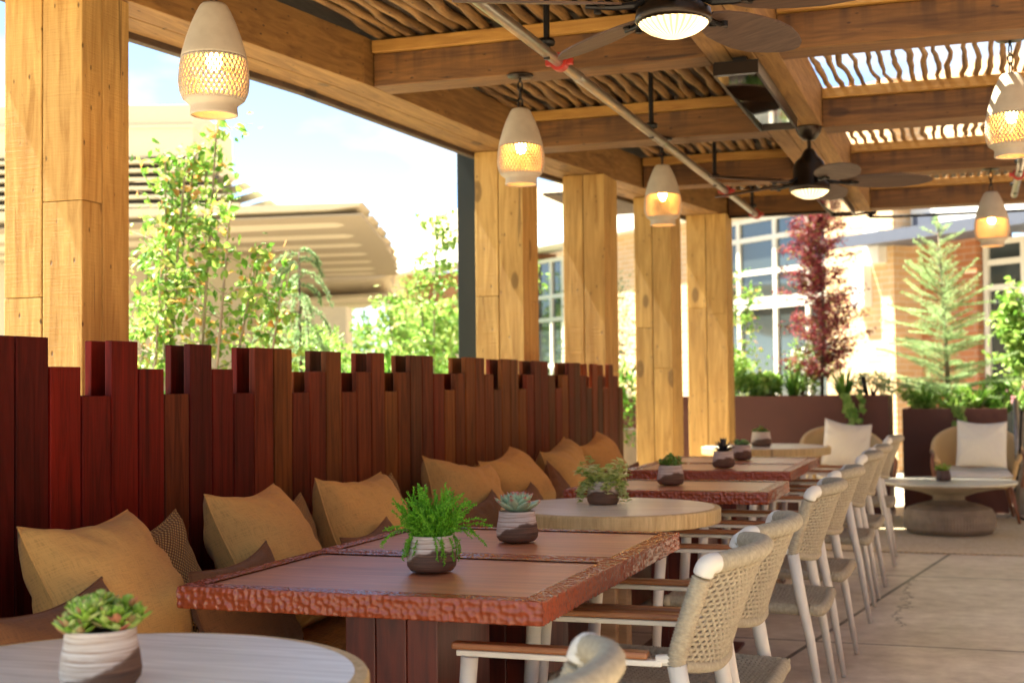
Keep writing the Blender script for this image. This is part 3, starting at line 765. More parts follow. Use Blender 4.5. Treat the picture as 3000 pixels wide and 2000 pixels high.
def make_lamp():
    root = thing('pendant_lamp', 'x', 'pendant lamp')
    mb = MB(); NC = 40; z0, z1, NRW = .044, .184, 9; rh = (z1-z0)/(NRW+1)
    def S(u, v): r = lamp_r(v); q = 2*math.pi*u/NC; return (r*math.cos(q), r*math.sin(q), v)
    lathe = lambda zs: mb.lathe([(lamp_r(z), z) for z in zs], NC*2, closed=False)
    for j in range(NRW):
        zc = z0+rh*(j+1)
        for i in range(NC):
            uc = i+.5*(j % 2)
            out = []; inn = []
            hw, hh = .5, rh
            for k in range(12):
                q = 2*math.pi*k/12; c, s_ = math.cos(q), math.sin(q); d = abs(c)+abs(s_)
                out.append(S(uc+hw*c/d, zc+hh*s_/d)); kk = .80 if k % 3 else .78
                inn.append(S(uc+hw*.60*c*abs(c)**.15, zc+hh*.62*s_))
            b = mb.add(out+inn, [(k, (k+1) % 12, 12+(k+1) % 12, 12+k) for k in range(12)])
    for j, zc, sg in ((0, z0, 1), (1, z1, -1)):   # closing triangles of the lattice
        off = .5 if (j == 0 or NRW % 2 == 1) else 0
        for i in range(NC):
            uc = i+off; mb.add([S(uc-.5, zc), S(uc, zc), S(uc+.5, zc), S(uc, zc+sg*rh)], [(0, 1, 3), (1, 2, 3)] if sg > 0 else [(1, 0, 3), (2, 1, 3)])
    lathe([z1+(.36-z1)*i/26 for i in range(27)]); lathe([0, .006, .014, .022, .028, .031, .034, .040, .046])
    mb.lathe([(.036, .36), (.001, .362)], 40, closed=False)
    o = mb.build('shade', M['shade'], root, smooth=True, solid=.006)
    mb = MB(); mb.lathe([(.001, .145), (.016, .150), (.026, .170), (.024, .19), (.013, .21), (.012, .225), (.001, .226)], 20); mb.build('bulb', M['bulb'], root, smooth=True)
    mb = MB(); mb.lathe([(.014, .226), (.014, .36)], 12)
    def link(zc, rot, h=.026, wd=.011, r=.0035):
        pts = []
        for i in range(17):
            q = 2*math.pi*i/16; x = wd*math.cos(q); z = zc+h*math.sin(q); pts.append((x*math.cos(rot), x*math.sin(rot), z))
        mb.tube(pts, r, 6, caps=False)
    link(.385, 0); link(.425, 1.57); link(.465, 0); mb.tube([(0, 0, .485), (0, 0, .505)], .006, 8)
    mb.build('chain', M['black'], root, smooth=True)
    mb = MB(); mb.lathe([(.062, .519), (.060, .509), (.022, .503), (.001, .502)][::-1], 30); mb.build('ceiling_plate', M['bronze'], root, smooth=True)
    return root
lampo = make_lamp()
LP = [((-2.275, 3.715), 'clay pendant lamp nearest the left column, cut by the top edge'), ((-1.90, 5.68), 'clay pendant lamp hanging in front of the dark steel post'),
      ((-1.645, 7.45), 'clay pendant lamp hanging before the third and fourth columns'), ((.175, 5.90), 'clay pendant lamp half cut off by the right edge'),
      ((.14, 9.36), 'small far clay pendant lamp above the coffee table')]
for i, ((x, y), lb) in enumerate(LP):
    o = lampo if i == 0 else dup(lampo, (x, y, 0)); o.location = (x, y, (2.075, 2.105, 2.105, 2.13, 2.09)[i]); o.scale = ((1.0, .955, .955, .955, 1.0)[i],)*3; o['label'] = lb; o['group'] = 'clay pendant lamps'; o.rotation_euler = (0, 0, i*.7)

# ---------------------------------------------------------------- ceiling fans
M['blade'] = wood('fan_blade', (.045, .024, .014), (.10, .055, .032), axis='x', rough=.5, bump=.15, knots=False, cross=False)
def make_fan():
    root = thing('ceiling_fan', 'x', 'ceiling fan')
    mb = MB(); mb.lathe([(.01, -.075), (.035, -.07), (.062, -.035), (.072, -.005), (.072, 0)], 36); mb.build('ceiling_canopy', M['bronze'], root, smooth=True)
    mb = MB(); mb.tube([(0, 0, -.07), (0, 0, -.18)], .011, 12); mb.build('downrod', M['bronze'], root)
    mb = MB(); mb.lathe([(.02, -.12), (.032, -.135), (.045, -.16), (.075, -.19), (.088, -.22), (.088, -.30), (.108, -.315), (.112, -.345), (.104, -.352)][::-1], 48); mb.build('motor_housing', M['bronze'], root, smooth=True)
    mb = MB(); n = 64; prof = [(.102, -.348), (.092, -.362), (.07, -.378), (.04, -.390), (.012, -.395), (.001, -.395)]
    vs = []
    for r, z in prof:
        for j in range(n): q = 2*math.pi*j/n; k = 1+(.03 if j % 2 else -.03)*(r/.1); vs.append((r*k*math.cos(q), r*k*math.sin(q), z))
    mb.add(vs, [(i*n+j, (i+1)*n+j, (i+1)*n+(j+1) % n, i*n+(j+1) % n) for i in range(len(prof)-1) for j in range(n)])
    mb.build('light_lens', M['lens'], root)
    prof2 = [(.16, .030), (.20, .058), (.27, .082), (.34, .092), (.42, .098), (.50, .090), (.57, .066), (.62, .040), (.645, .012)]
    for k in range(5):
        q = 2*math.pi*k/5; cs, sn = math.cos(q), math.sin(q)
        T = lambda x, y, z: (x*cs-y*sn, x*sn+y*cs, z)
        mb = MB(); top = []; 
        for t, sgn in ((0, 1), (1, -1)):
            for r, wd in (prof2 if sgn == 1 else prof2[::-1]):
                y = wd*sgn*(1.0 if sgn == 1 else .85); top.append((r, y, -.298-y*.26-.02*(r-.16)))
        m_ = len(top)
        mb.add([T(*p) for p in top]+[T(p[0], p[1], p[2]-.006) for p in top], [tuple(range(m_)), tuple(range(2*m_-1, m_-1, -1))]+[(i, m_+i, m_+(i+1) % m_, (i+1) % m_) for i in range(m_)])
        bl = mb.build('blade', M['blade'], root)
        mb = MB(); mb.tube([T(.08, 0, -.285), T(.12, 0, -.305), T(.18, 0, -.312), T(.26, 0, -.314)], [.010, .012, .010, .006], 8)
        for yy in (-.022, .022): mb.lathe([(.011, -.322+yy*.16), (.011, -.306+yy*.16)], 10, T(.22, yy, 0))
        ir = mb.build('blade_iron', M['black'], None, smooth=False); ir.parent = bl
    return root
fan = make_fan()
fan.location = (-.80, 3.80, 2.60); fan.rotation_euler = (0, 0, R(-8)); fan['label'] = 'large near ceiling fan with glowing ribbed light, cut by the top edge'; fan['group'] = 'bronze ceiling fans'
dup(fan, (-.82, 7.42, 2.60), R(8), 'farther bronze ceiling fan hanging from the central beam')

# ---------------------------------------------------------------- pipes, heaters, conduit
def pipe(label, x, y0, y1, z, hang):
    root = thing('sprinkler_pipe', label, 'pipe', (x, (y0+y1)/2, z), 'steel sprinkler pipes')
    mb = MB(); mb.tube([(x, y0, z), (x, y1, z)], .0225, 16); mb.build('pipe_run', M['steel'], root, smooth=True)
    for y in hang:
        mb = MB(); mb.tube([(x, y, z-.028), (x, y, 2.90)], .013, 8); mb.lathe([(.03, -.012), (.034, 0), (.03, .012)], 16, (x, y, z+.04)); mb.build('hanger', M['black'], root)
    for y in [v for v in (5.12, 10.3, 8.98) if y0 < v < y1]:
        mb = MB(); mb.tube([(x, y-.022, z), (x, y+.022, z)], .036, 18); mb.box(x-.055, x+.055, y-.014, y+.014, z-.012, z+.012); mb.build('coupling', M['red'], root)
    for y in np.arange(y0+.9, y1, 1.62): mb = MB(); mb.tube([(x, y, z), (x, y+.035, z)], .0245, 16); mb.build('joint_collar', M['steel'], root)
pipe('long steel sprinkler pipe slanting across the left half of the roof', -1.545, -2, 10.38, 2.50, (4.95, 6.75, 8.55, 10.1))
pipe('steel sprinkler pipe with red coupling at the right edge', .30, 8.3, 9.95, 2.50, (8.7, 9.7))
for v in ():
    pass
root = thing('electric_conduit', 'thin black conduit running under the end beam', 'conduit', (0, 11.05, 2.58))
mb = MB(); mb.tube(bez([(-1.9, 11.06, 2.585), (-1.05, 11.06, 2.585), (-.95, 11.06, 2.55), (-.70, 11.04, 2.56), (-.60, 11.04, 2.52), (1.5, 11.04, 2.52), (3.9, 11.04, 2.52)], 5), .011, 8); mb.build('conduit_run', M['black'], root, smooth=True)
M['mirror'] = plain('heater_glass', (.35, .35, .35), .04, 1.0, vary=.02, bump=0)
def heater(label, x0, x1, y0, y1, z):
    root = thing('patio_heater', label, 'heater', ((x0+x1)/2, (y0+y1)/2, z), 'infrared heaters under the roof')
    tz = lambda x: z+.0
    mb = MB()
    for a, b, c, d in ((x0, x0+.012, y0, y1), (x1-.012, x1, y0, y1), (x0, x1, y0-.012, y0-.0005), (x0, x1, y1+.0005, y1+.012)): mb.box(a, b, c, d, z, z+.05)
    mb.build('frame', M['bronze'], root)
    tilt = lambda x, y, zz: (x, y, zz+.022*(y-y0)/(y1-y0))
    mb = MB(); mb.box(x0+.014, x1-.014, y0+.002, y1-.002, z-.004, z+.001, tilt); mb.build('glass_panel', M['mirror'], root)
    mb = MB(); mb.box(x0+.002, x1-.002, y0+.002, y1-.002, z+.0505, z+.06); mb.box((x0+x1)/2-.03, (x0+x1)/2+.03, y0+.1, y0+.16, z+.045, 2.598); mb.box((x0+x1)/2-.03, (x0+x1)/2+.03, y1-.16, y1-.1, z+.045, 2.598)
    mb.build('mount', M['black'], root)
heater('near mirrored heater panel under the central beam', -1.01, -.82, 5.60, 6.90, 2.50)
heater('far mirrored heater panel behind the second fan', -1.02, -.84, 9.6, 10.7, 2.50)

# ---------------------------------------------------------------- lounge
M['rug'] = None
t = NT('jute_rug', .95); v = t.coord(); w1 = t.n("TexChecker"); w1.inputs['Scale'].default_value = 55; t.l(v, w1.inputs['Vector'])
n1 = t.noise(v, 30, 3); t.color(t.mix(t.math('MULTIPLY', w1.outputs['Fac'], .5), t.ramp(n1, [(.3, (.50, .40, .24)), (.7, (.70, .60, .40))]), (.40, .30, .17))); t.normal(t.bump(w1.outputs['Fac'], .5, .004)); M['rug'] = t.m
mb = MB(); mb.box(-1.75, 1.6, 9.86, 12.5, .001, .012); tag(mb.build('area_rug', M['rug'], bevel=.004, origin=(-.1, 11.2, 0)), 'pale woven rug under the coffee table and wicker chairs', 'rug')
root = thing('coffee_table', 'round grey pedestal coffee table with a drum base on the rug', 'coffee table', (-.20, 11.17, 0))
t = NT('fluted_concrete', .8); v = t.coord(); t.color(t.ramp(t.noise(v, 8, 5), [(.3, (.17, .13, .09)), (.7, (.29, .23, .165))])); t.normal(t.bump(t.noise(v, 60, 3), .2, .003)); M['drum'] = t.m
M['stone'] = plain('pale_stone_top', (.46, .44, .38), .35, vary=.2, bump=.03)
mb = MB(); c = (-.20, 11.17, 0); n = 180; prof = [(.24, .013), (.315, .02), (.345, .055), (.352, .11), (.345, .165), (.32, .205), (.25, .235), (.14, .26), (.12, .275)]
vs = []
for r, z in prof:
    for j in range(n): q = 2*math.pi*j/n; k = 1+(.007 if j % 2 else -.007); vs.append((c[0]+r*k*math.cos(q), c[1]+r*k*math.sin(q), z))
mb.add(vs, [(i*n+j, i*n+(j+1) % n, (i+1)*n+(j+1) % n, (i+1)*n+j) for i in range(len(prof)-1) for j in range(n)]+[tuple(range(n-1, -1, -1))])
mb.build('drum_base', M['drum'], root)
mb = MB(); mb.lathe([(.12, .276), (.12, .30), (.22, .335), (.40, .372), (.50, .393), (.515, .402), (.515, .405)], 80, c); mb.build('bowl_underside', M['drum'], root, smooth=True)
mb = MB(); mb.lathe([(.516, .406), (.520, .410), (.520, .418), (.515, .420)], 90, c); mb.build('tabletop', M['stone'], root)
M['walnut'] = wood('walnut_leg', (.16, .05, .02), (.30, .11, .045), axis='z', rough=.4, knots=False, cross=False)
def lounge():
    root = thing('wicker_armchair', 'x', 'armchair')
    mb = MB(); n = 40; m_ = 16; vs = []    # wrap-round shell, open to -y
    for j in range(m_+1):
        t_ = j/m_
        for i in range(n+1):
            a = R(-28)+(R(208)-R(-28))*i/n; side = abs(math.cos((a)))
            bk = max(0, math.sin(a)); top = .60+.20*bk**.8 if bk > 0 else .60
            if math.sin(a) < 0: top = .60+.10*math.sin(a)*2
            z = .30+(top-.30)*t_; fl = .86+.16*t_**.7
            vs.append((.355*fl*math.cos(a), .08+.31*fl*math.sin(a), z))
    mb.add(vs, [(j*(n+1)+i, j*(n+1)+i+1, (j+1)*(n+1)+i+1, (j+1)*(n+1)+i) for j in range(m_) for i in range(n)])
    mb.uv = [(i % (n+1)/6, i//(n+1)/3) for i in range(len(mb.v))]
    mb.build('shell', M['wickw'], root, smooth=True, solid=.03)
    mb = MB(); top = vs[-(n+1):]; wrap_tube(mb, [(x*.985, y, z) for x, y, z in top], .021, .012); mb.build('rim', M['wick'], root, smooth=True)
    mb = MB(); mb.lathe([(.27, .29), (.315, .30), (.325, .34), (.31, .365)], 40, (0, .04, 0)); mb.build('seat_frame', M['wickw'], root)
    mb = MB(); uvgrid_cushion(mb, 0, .02, .405, .56, .54, .10, Matrix.Identity(3), seed=5, pinch=.02, square=True); mb.build('seat_cushion', M['white'], root, smooth=True)
    for sx in (-1, 1):
        for y0_, y1_ in ((-.22, -.30), (.26, .34)):
            mb = MB(); mb.tube([(sx*.25, y0_, .31), (sx*.31, y1_, .013)], [.021, .012], 12); mb.build('leg', M['walnut'], root, smooth=True)
        mb = MB(); mb.tube(bez([(sx*.345, -.20, .31), (sx*.375, -.215, .50), (sx*.365, -.15, .578), (sx*.375, .0, .60)], 6), .0165, 10); mb.build('arm_trim', M['walnut'], root, smooth=True)
    return root
t = NT('wicker_weave', .8); tx = t.n("TexCoord"); ck = t.n("TexChecker"); ck.inputs['Scale'].default_value = 110; t.l(t.coord((1, 1, 1.3)), ck.inputs['Vector'])
t.color(t.mix(t.math('MULTIPLY', ck.outputs['Fac'], .45), (.68, .46, .21), (.40, .24, .09))); t.normal(t.bump(ck.outputs['Fac'], .5, .004)); M['wickw'] = t.m
lc = lounge(); lc.location = (-1.06, 12.02, 0); lc.rotation_euler = (0, 0, R(18)); lc['label'] = 'wicker armchair with white pillow behind the last rope chair'; lc['group'] = 'wicker lounge armchairs'
dup(lc, (.02, 12.25, 0), R(3), 'wicker armchair with white pillow behind the coffee table at right')
def wpillow(x, y, z, yawz, roll, seed, label):
    B = Matrix(((1, 0, 0), (0, 0, -1), (0, 1, 0))); Rm = Matrix.Rotation(yawz, 3, 'Z') @ Matrix.Rotation(R(-14), 3, 'X') @ Matrix.Rotation(roll, 3, 'Y')
    root = thing('white_pillow', label, 'pillow', (x, y, z), 'white pillows on the wicker armchairs')
    mb = MB(); rim = uvgrid_cushion(mb, x, y, z, .41, .41, .15, Rm @ B, seed=seed); mb.build('cover', M['white'], root, smooth=True)
wpillow(-1.05, 11.98, .67, R(16), R(8), 3, 'off white square pillow leaning in the left wicker armchair'); wpillow(.06, 12.18, .67, R(3), R(3), 4, 'off white square pillow leaning in the right wicker armchair')

# ---------------------------------------------------------------- planters
def planter(label, x0, x1, y0, y1, h, T=.02, name='metal_planter', mat=None, ry=0):
    root = thing(name, label, 'planter', ((x0+x1)/2, (y0+y1)/2, 0), 'long planters round the lounge')
    mb = MB(); mb.box(x0, x1, y0, y0+T, 0, h); mb.box(x0, x1, y1-T, y1, 0, h); mb.box(x0, x0+T, y0+T+.0005, y1-T-.0005, 0, h-.001); mb.box(x1-T, x1, y0+T+.0005, y1-T-.0005, 0, h-.001); mb.build('box', mat or M['rust'], root, bevel=.002)
    mb = MB(); mb.box(x0+T+.001, x1-T-.001, y0+T+.001, y1-T-.001, .02, h-.06); mb.build('soil', M['soil'], root)
planter('tall rust brown planter holding the red maple', -3.4, -.735, 12.72, 13.5, 1.085)
planter('lower rust brown planter holding the fir', -.63, .29, 13.0, 13.85, .955)
M['slatgrey'] = wood('grey_slat_planter', (.22, .18, .13), (.38, .32, .24), axis='x', rough=.7, knots=False)
planter('weathered grey slatted planter at the right edge', .36, 1.2, 12.9, 13.6, .93, name='grey_planter', mat=M['slatgrey'])
planter('pale planter glimpsed between the third and fourth columns', -3.75, -2.95, 11.5, 12.1, .80, name='pale_planter', mat=M['ground'])
root = thing('heater_pole', 'thin chrome pole with black hose at the right edge', 'pole', (.345, 12.3, 0))
mb = MB(); mb.tube([(.345, 12.35, 0), (.345, 12.35, 1.05)], .02, 12); mb.build('pole_shaft', M['steel'], root, smooth=True)
mb = MB(); mb.tube(bez([(.39, 12.3, .95), (.36, 12.28, .5), (.31, 12.2, .20), (.36, 12.1, .05), (.55, 12.1, .03)], 8), .012, 8); mb.build('hose', M['black'], root, smooth=True)

# ---------------------------------------------------------------- plants
M['bark'] = wood('bark', (.10, .07, .045), (.30, .24, .17), axis='z', rough=.9, knots=False)
M['palebark'] = wood('pale_bark', (.22, .17, .12), (.50, .42, .32), axis='z', rough=.9, knots=False)
M['darkbark'] = wood('dark_bark', (.05, .03, .02), (.12, .08, .05), axis='z', rough=.9, knots=False)
G_SERV = foliage('serviceberry_leaf', [(0, (.08, .22, .02)), (.35, (.18, .36, .05)), (.76, (.33, .48, .10)), (.89, (.48, .50, .14)), (.94, (.66, .36, .09)), (1, (.55, .26, .09))], .45)
G_LIGHT = foliage('light_leaf', [(0, (.10, .24, .03)), (.5, (.24, .40, .07)), (1, (.42, .55, .15))], .42)
G_MID = foliage('mid_leaf', [(0, (.05, .15, .015)), (.5, (.12, .28, .03)), (1, (.26, .42, .07))], .4)
G_DARK = foliage('dark_leaf', [(0, (.015, .05, .01)), (1, (.05, .13, .02))], .25)
G_RED = foliage('red_maple_leaf', [(0, (.10, .010, .018)), (.45, (.23, .022, .038)), (.78, (.40, .06, .08)), (.9, (.30, .14, .04)), (1, (.34, .40, .10))], .4)
G_FIR = foliage('fir_needles', [(0, (.20, .34, .13)), (.5, (.32, .48, .20)), (1, (.46, .60, .28))], .4)
G_WHITE = foliage('white_petal', [(0, (.75, .75, .70)), (1, (.85, .85, .8))], .2)
G_PINK = foliage('pink_petal', [(0, (.75, .35, .40)), (1, (.85, .6, .6))], .3)
def stemmed_tree(name, label, base, stems, nl, L, mat, seed, bark=None, cat='tree', group=None, leafw=.62, zmin=.2, spread=.14, rad=.011):
    rr = random.Random(seed); root = thing(name, label, cat, base, group); tb = MB(); lb = MB(); segs = []
    for (dx, dy, H_, ox, oy) in stems:
        P0 = Vector(base)+Vector((ox, oy, 0)); P3 = Vector(base)+Vector((ox+dx, oy+dy, H_)); mid = P0.lerp(P3, .5)+Vector((rr.uniform(-.06, .06), rr.uniform(-.06, .06), 0))
        pts = bez([P0, mid, P3], 10); tb.tube(pts, [rad*(1-.75*i/len(pts)) for i in range(len(pts))], 7)
        segs.append(pts)
    per = nl//len(segs)
    for pts in segs:
        nb = 30
        for b in range(nb):
            t_ = zmin+(1-zmin)*(b+rr.random())/nb; p = pts[min(len(pts)-1, int(t_*(len(pts)-1)))]
            a = rr.uniform(0, 6.28); ln = spread*rr.uniform(.4, 1.6)*(1.25-t_*.7); q = p+Vector((math.cos(a)*ln, math.sin(a)*ln, rr.uniform(0, .12)))
            tb.tube([p, p.lerp(q, .5)+Vector((0, 0, .01)), q], [.0028, .002, .001], 4, caps=False)
            for k in range(per//nb):
                f = rr.random(); c_ = p.lerp(q, f)+rdir(rr)*rr.uniform(0, L*1.6); d = (rdir(rr)+Vector((0, 0, -.5))).normalized(); s_ = L*rr.uniform(.55, 1.15)
                lb.leaf(c_, d, rdir(rr, .6), s_, s_*leafw, .15)
    tb.build('stems', bark or M['bark'], root, smooth=True); lb.build('leaves', mat, root); return root
def shrub(name, label, c, rad, n, L, mat, seed, leafw=.5, cat='shrub', clumps=9, group=None, flower=None, base=0):
    rr = random.Random(seed); root = thing(name, label, cat, (c[0], c[1], base), group); lb = MB(); tb = MB(); fb = MB()
    cl = [(Vector(c)+Vector((rad[0]*rr.uniform(-.75, .75), rad[1]*rr.uniform(-.75, .75), rad[2]*rr.uniform(-.6, .75))), rr.uniform(.3, .6)) for _ in range(clumps)]
    for p, s_ in cl:
        tb.tube([(c[0]+rr.uniform(-.04, .04), c[1], base), (p.x*.5+c[0]*.5, p.y*.5+c[1]*.5, (p.z+base)*.55), tuple(p)], [.009, .006, .003], 5)
        for i in range(n//clumps):
            d = rdir(rr, .2); q = p+Vector((d.x*rad[0], d.y*rad[1], d.z*rad[2]))*s_*rr.uniform(.35, 1.05); q.z = max(q.z, base+.02)
            l_ = L*rr.uniform(.6, 1.2); lb.leaf(q, (d+rdir(rr)*.8).normalized(), rdir(rr, .8), l_, l_*leafw, .2)
        if flower:
            for i in range(5):
                d = rdir(rr, .5); q = p+Vector((d.x*rad[0], d.y*rad[1], d.z*rad[2]))*s_*1.05
                fb = MB()
                for k in range(14): fb.leaf(q+rdir(rr)*.01, rdir(rr, .4), rdir(rr), .04, .03, .2)
                fb.build('flower', flower, root)
    tb.build('stems', M['darkbark'], root, smooth=True); lb.build('leaves', mat, root)
    return root
# serviceberry behind the fence
st = [(.10, .02, 1.95, -.42, .1), (.16, -.05, 2.42, -.26, 0), (.20, .04, 2.60, -.08, .05), (-.12, .1, 2.2, -.15, .15), (.30, .0, 2.15, -.02, -.05), (.22, .1, 1.95, .08, .1), (-.12, -.1, 1.75, -.46, 0), (.16, .12, 2.4, -.18, -.1), (.50, .05, 1.75, .02, 0), (.28, -.1, 1.9, -.30, -.1), (.20, 0, 2.45, -.20, .08)]
stemmed_tree('serviceberry_tree', 'airy multi stemmed young tree with lime and orange leaves behind the fence at left', (-3.80, 5.95, 0), st, 4700, .056, G_SERV, 11, spread=.27, zmin=.36, rad=.015, bark=M['palebark'])
stemmed_tree('serviceberry_tree', 'sliver of lime leaved tree left of the nearest column', (-4.15, 4.55, 0), [(-.1, 0, 2.0, 0, 0), (-.2, .1, 1.8, -.1, 0), (.05, 0, 1.5, .05, 0)], 900, .05, G_LIGHT, 12, spread=.18)
stemmed_tree('bamboo_like_tree', 'tall thin stemmed lime green tree left of the dark steel post', (-3.72, 9.28, 0), [(.02, 0, 2.50, -.08, 0), (-.18, .05, 2.2, -.1, .05), (.20, 0, 2.15, .10, 0), (.10, .1, 2.0, .18, .1), (-.28, 0, 1.9, -.2, 0), (.32, .05, 2.05, .25, 0)], 5600, .05, G_LIGHT, 13, spread=.30, zmin=.25)
# weeping cedar
root = thing('weeping_cedar', 'small weeping blue green cedar behind the fence', 'conifer', (-3.80, 7.15, 0)); rr = random.Random(5)
tb = MB(); lb = MB(); tb.tube([(-3.80, 7.15, 0), (-3.79, 7.15, 1.2), (-3.80, 7.15, 2.02)], [.016, .011, .005], 8)
for i in range(30):
    z = 1.25+.78*(i/29); a = i*2.4+rr.uniform(-.3, .3) if i < 26 else (0 if i % 2 else 3.14)+yaw; ln = rr.uniform(.12, .30)*(1.25-.3*i/29); x = Vector((-3.80, 7.15, z)); d = Vector((math.cos(a), math.sin(a), .35)); pts = [x.copy()]
    for k in range(13):
        d = (d+Vector((0, 0, -.17))).normalized(); x = x+d*ln/9; pts.append(x.copy())
        for _ in range(16): lb.leaf(x+rdir(rr)*.008, rdir(rr, .1), rdir(rr), .022, .006, .1)
    tb.tube(pts, .003, 5)
tb.build('stems', M['darkbark'], root, smooth=True); lb.build('leaves', foliage('cedar_needles', [(0, (.16, .30, .12)), (1, (.38, .52, .26))], .4), root)
sh = [('soft green shrub behind the fence under the weeping cedar', (-4.0, 7.1, 1.05), (.35, .35, .38), 2600, .035, G_FIR), ('lime shrub with yellow specks right of the weeping cedar', (-3.6, 7.8, 1.15), (.36, .4, .40), 3000, .035, G_LIGHT),
      ('low glossy dark shrub just over the fence top', (-3.05, 6.55, .98), (.30, .4, .30), 1300, .07, G_MID), ('pale bushy shrub behind the fence before the cream building', (-4.6, 8.4, 1.2), (.6, .5, .45), 2600, .045, G_LIGHT),
      ('clipped grey green shrub in front of the orange wall', (-4.9, 11.4, .95), (.45, .4, .50), 3500, .03, G_MID), ('leafy shrub left of the second column', (-3.15, 8.6, .95), (.32, .4, .40), 1800, .05, G_LIGHT)]
for i, (lb_, c, rd, n, L, mt) in enumerate(sh): shrub('garden_shrub', lb_, c, rd, n, L, mt, 30+i, group='shrubs behind the fence')
shrub('white_flower_shrub', 'green shrub with white flowers between the third and fourth columns', (-3.3, 11.8, 1.05), (.4, .25, .45), 1800, .06, G_MID, 50, flower=G_WHITE, base=.6)
# cypress
shrub('cypress', 'dark narrow cypress between the third and fourth columns', (-4.3, 15.5, 1.2), (.45, .45, 1.35), 6000, .05, G_DARK, 51, leafw=.3, cat='conifer', clumps=24)
# far trees
for i, (x_, y_, h_, r_) in enumerate([(-13.5, 24, 3.6, 1.7), (-11.2, 26, 3.0, 1.6), (-15.8, 25, 3.4, 1.7), (-9.4, 24, 2.6, 1.3), (-18.5, 26, 3.2, 1.8)]):
    rr = random.Random(70+i); root = thing('garden_tree', ['tall pale green tree filling the gap below the cream roof', 'round green tree beside the orange brick wall', 'green tree behind the weeping cedar', 'small green tree in front of the orange brick wall', 'leftmost far green tree behind the cream building'][i], 'tree', (x_, y_, 0), 'far garden trees')
    tb = MB(); tb.tube([(x_, y_, 0), (x_+.1, y_, h_*.5), (x_, y_, h_*.8)], [.12, .09, .03], 8)
    lb = MB()
    cls = [Vector((x_, y_, h_*.6))+Vector((rr.uniform(-1, 1)*r_, rr.uniform(-1, 1)*r_, rr.uniform(-.9, 1)*r_*.8)) for _ in range(22)]
    for p in cls:
        tb.tube([(x_, y_, h_*.4), tuple(p)], [.03, .01], 5)
        for k in range(160): q = p+rdir(rr)*rr.uniform(.05, .6); lb.leaf(q, rdir(rr), rdir(rr, .6), .13, .09, .1)
    tb.build('trunk', M['bark'], root, smooth=True); lb.build('crown', G_LIGHT, root)
# red maple
base = (-1.37, 13.12, 1.03)
root = thing('red_maple', 'slender red leaved maple standing in the tall rust planter', 'tree', base); rr = random.Random(8); tb = MB(); lb = MB()
tb.tube([base, (base[0]+.02, base[1], 2.0), (base[0]-.03, base[1], 3.0)], [.018, .012, .004], 8)
for i in range(110):
    t_ = (i+rr.random())/110; z = 1.30+1.68*t_; a = rr.uniform(0, 6.28); ln = (.46*math.sin(math.pi*min(1, .25+t_*.72))**.8+.03)*rr.uniform(.4, 1.1)
    p = Vector((base[0], base[1], z-.06)); q = p+Vector((math.cos(a)*ln, math.sin(a)*ln, .06+rr.uniform(-.05, .12)))
    tb.tube([p, q], [.004, .0015], 4, caps=False)
    for k in range(60):
        f = rr.random()**.7; c_ = p.lerp(q, f)+rdir(rr)*rr.uniform(.0, .09); s_ = rr.uniform(.022, .042)
        for w_ in (-.7, 0, .7):
            d = rdir(rr, -.2); lb.leaf(c_, (d+Vector((w_, 0, 0))).normalized(), rdir(rr, .5), s_, s_*.34, .1)
tb.build('trunk', M['darkbark'], root, smooth=True); lb.build('crown', G_RED, root)
# fir
base = (-.215, 13.42, .90)
root = thing('fir_tree', 'open branched young fir standing in the lower rust planter', 'conifer', base); tb = MB(); lb = MB()
tb.tube([base, (base[0]-.03, base[1], 1.8), (base[0]-.075, base[1], 2.78)], [.024, .016, .004], 8)
nw = 17
for wv in range(nw):
    t_ = wv/(nw-1); z = 1.02+1.68*t_; kk = 7 if t_ < .8 else 5
    for j in range(kk):
        a = 6.283*j/kk+wv*.7+rr.uniform(-.5, .5); ln = (.66*(1-t_)**.62+.05)*rr.uniform(.5, 1.15); x = Vector((base[0]-.075*t_, base[1], z+rr.uniform(-.06, .06))); d = Vector((math.cos(a), math.sin(a), .30+.3*t_+rr.uniform(-.2, .2))); pts = [x.copy()]; ns = max(4, int(ln/.035))
        for k in range(ns):
            d = (d+Vector((rr.uniform(-.06, .06), rr.uniform(-.06, .06), (.03 if t_ > .5 else -.01)+rr.uniform(-.05, .05)))).normalized(); x = x+d*ln/ns; pts.append(x.copy())
            sd = Vector((-d.y, d.x, 0)).normalized()
            if k >= 1:
                for sg in (-1, 1):
                    tl = ln*.30*(1-k/ns)+.02; tw = (d*.8+sd*sg).normalized()
                    for q_ in range(int(tl/.014)+1):
                        c_ = x+tw*(q_*.014)
                        for _ in range(2): lb.leaf(c_, (tw*.5+rdir(rr)).normalized(), rdir(rr), .020, .0055, 0)
            for _ in range(8): lb.leaf(x+rdir(rr)*.006, (d*.6+rdir(rr)).normalized(), rdir(rr), .022, .006, 0)
        tb.tube(pts, [.006*(1-.8*i/len(pts)) for i in range(len(pts))], 4, caps=False)
tb.build('trunk', M['bark'], root, smooth=True); lb.build('crown', G_FIR, root)
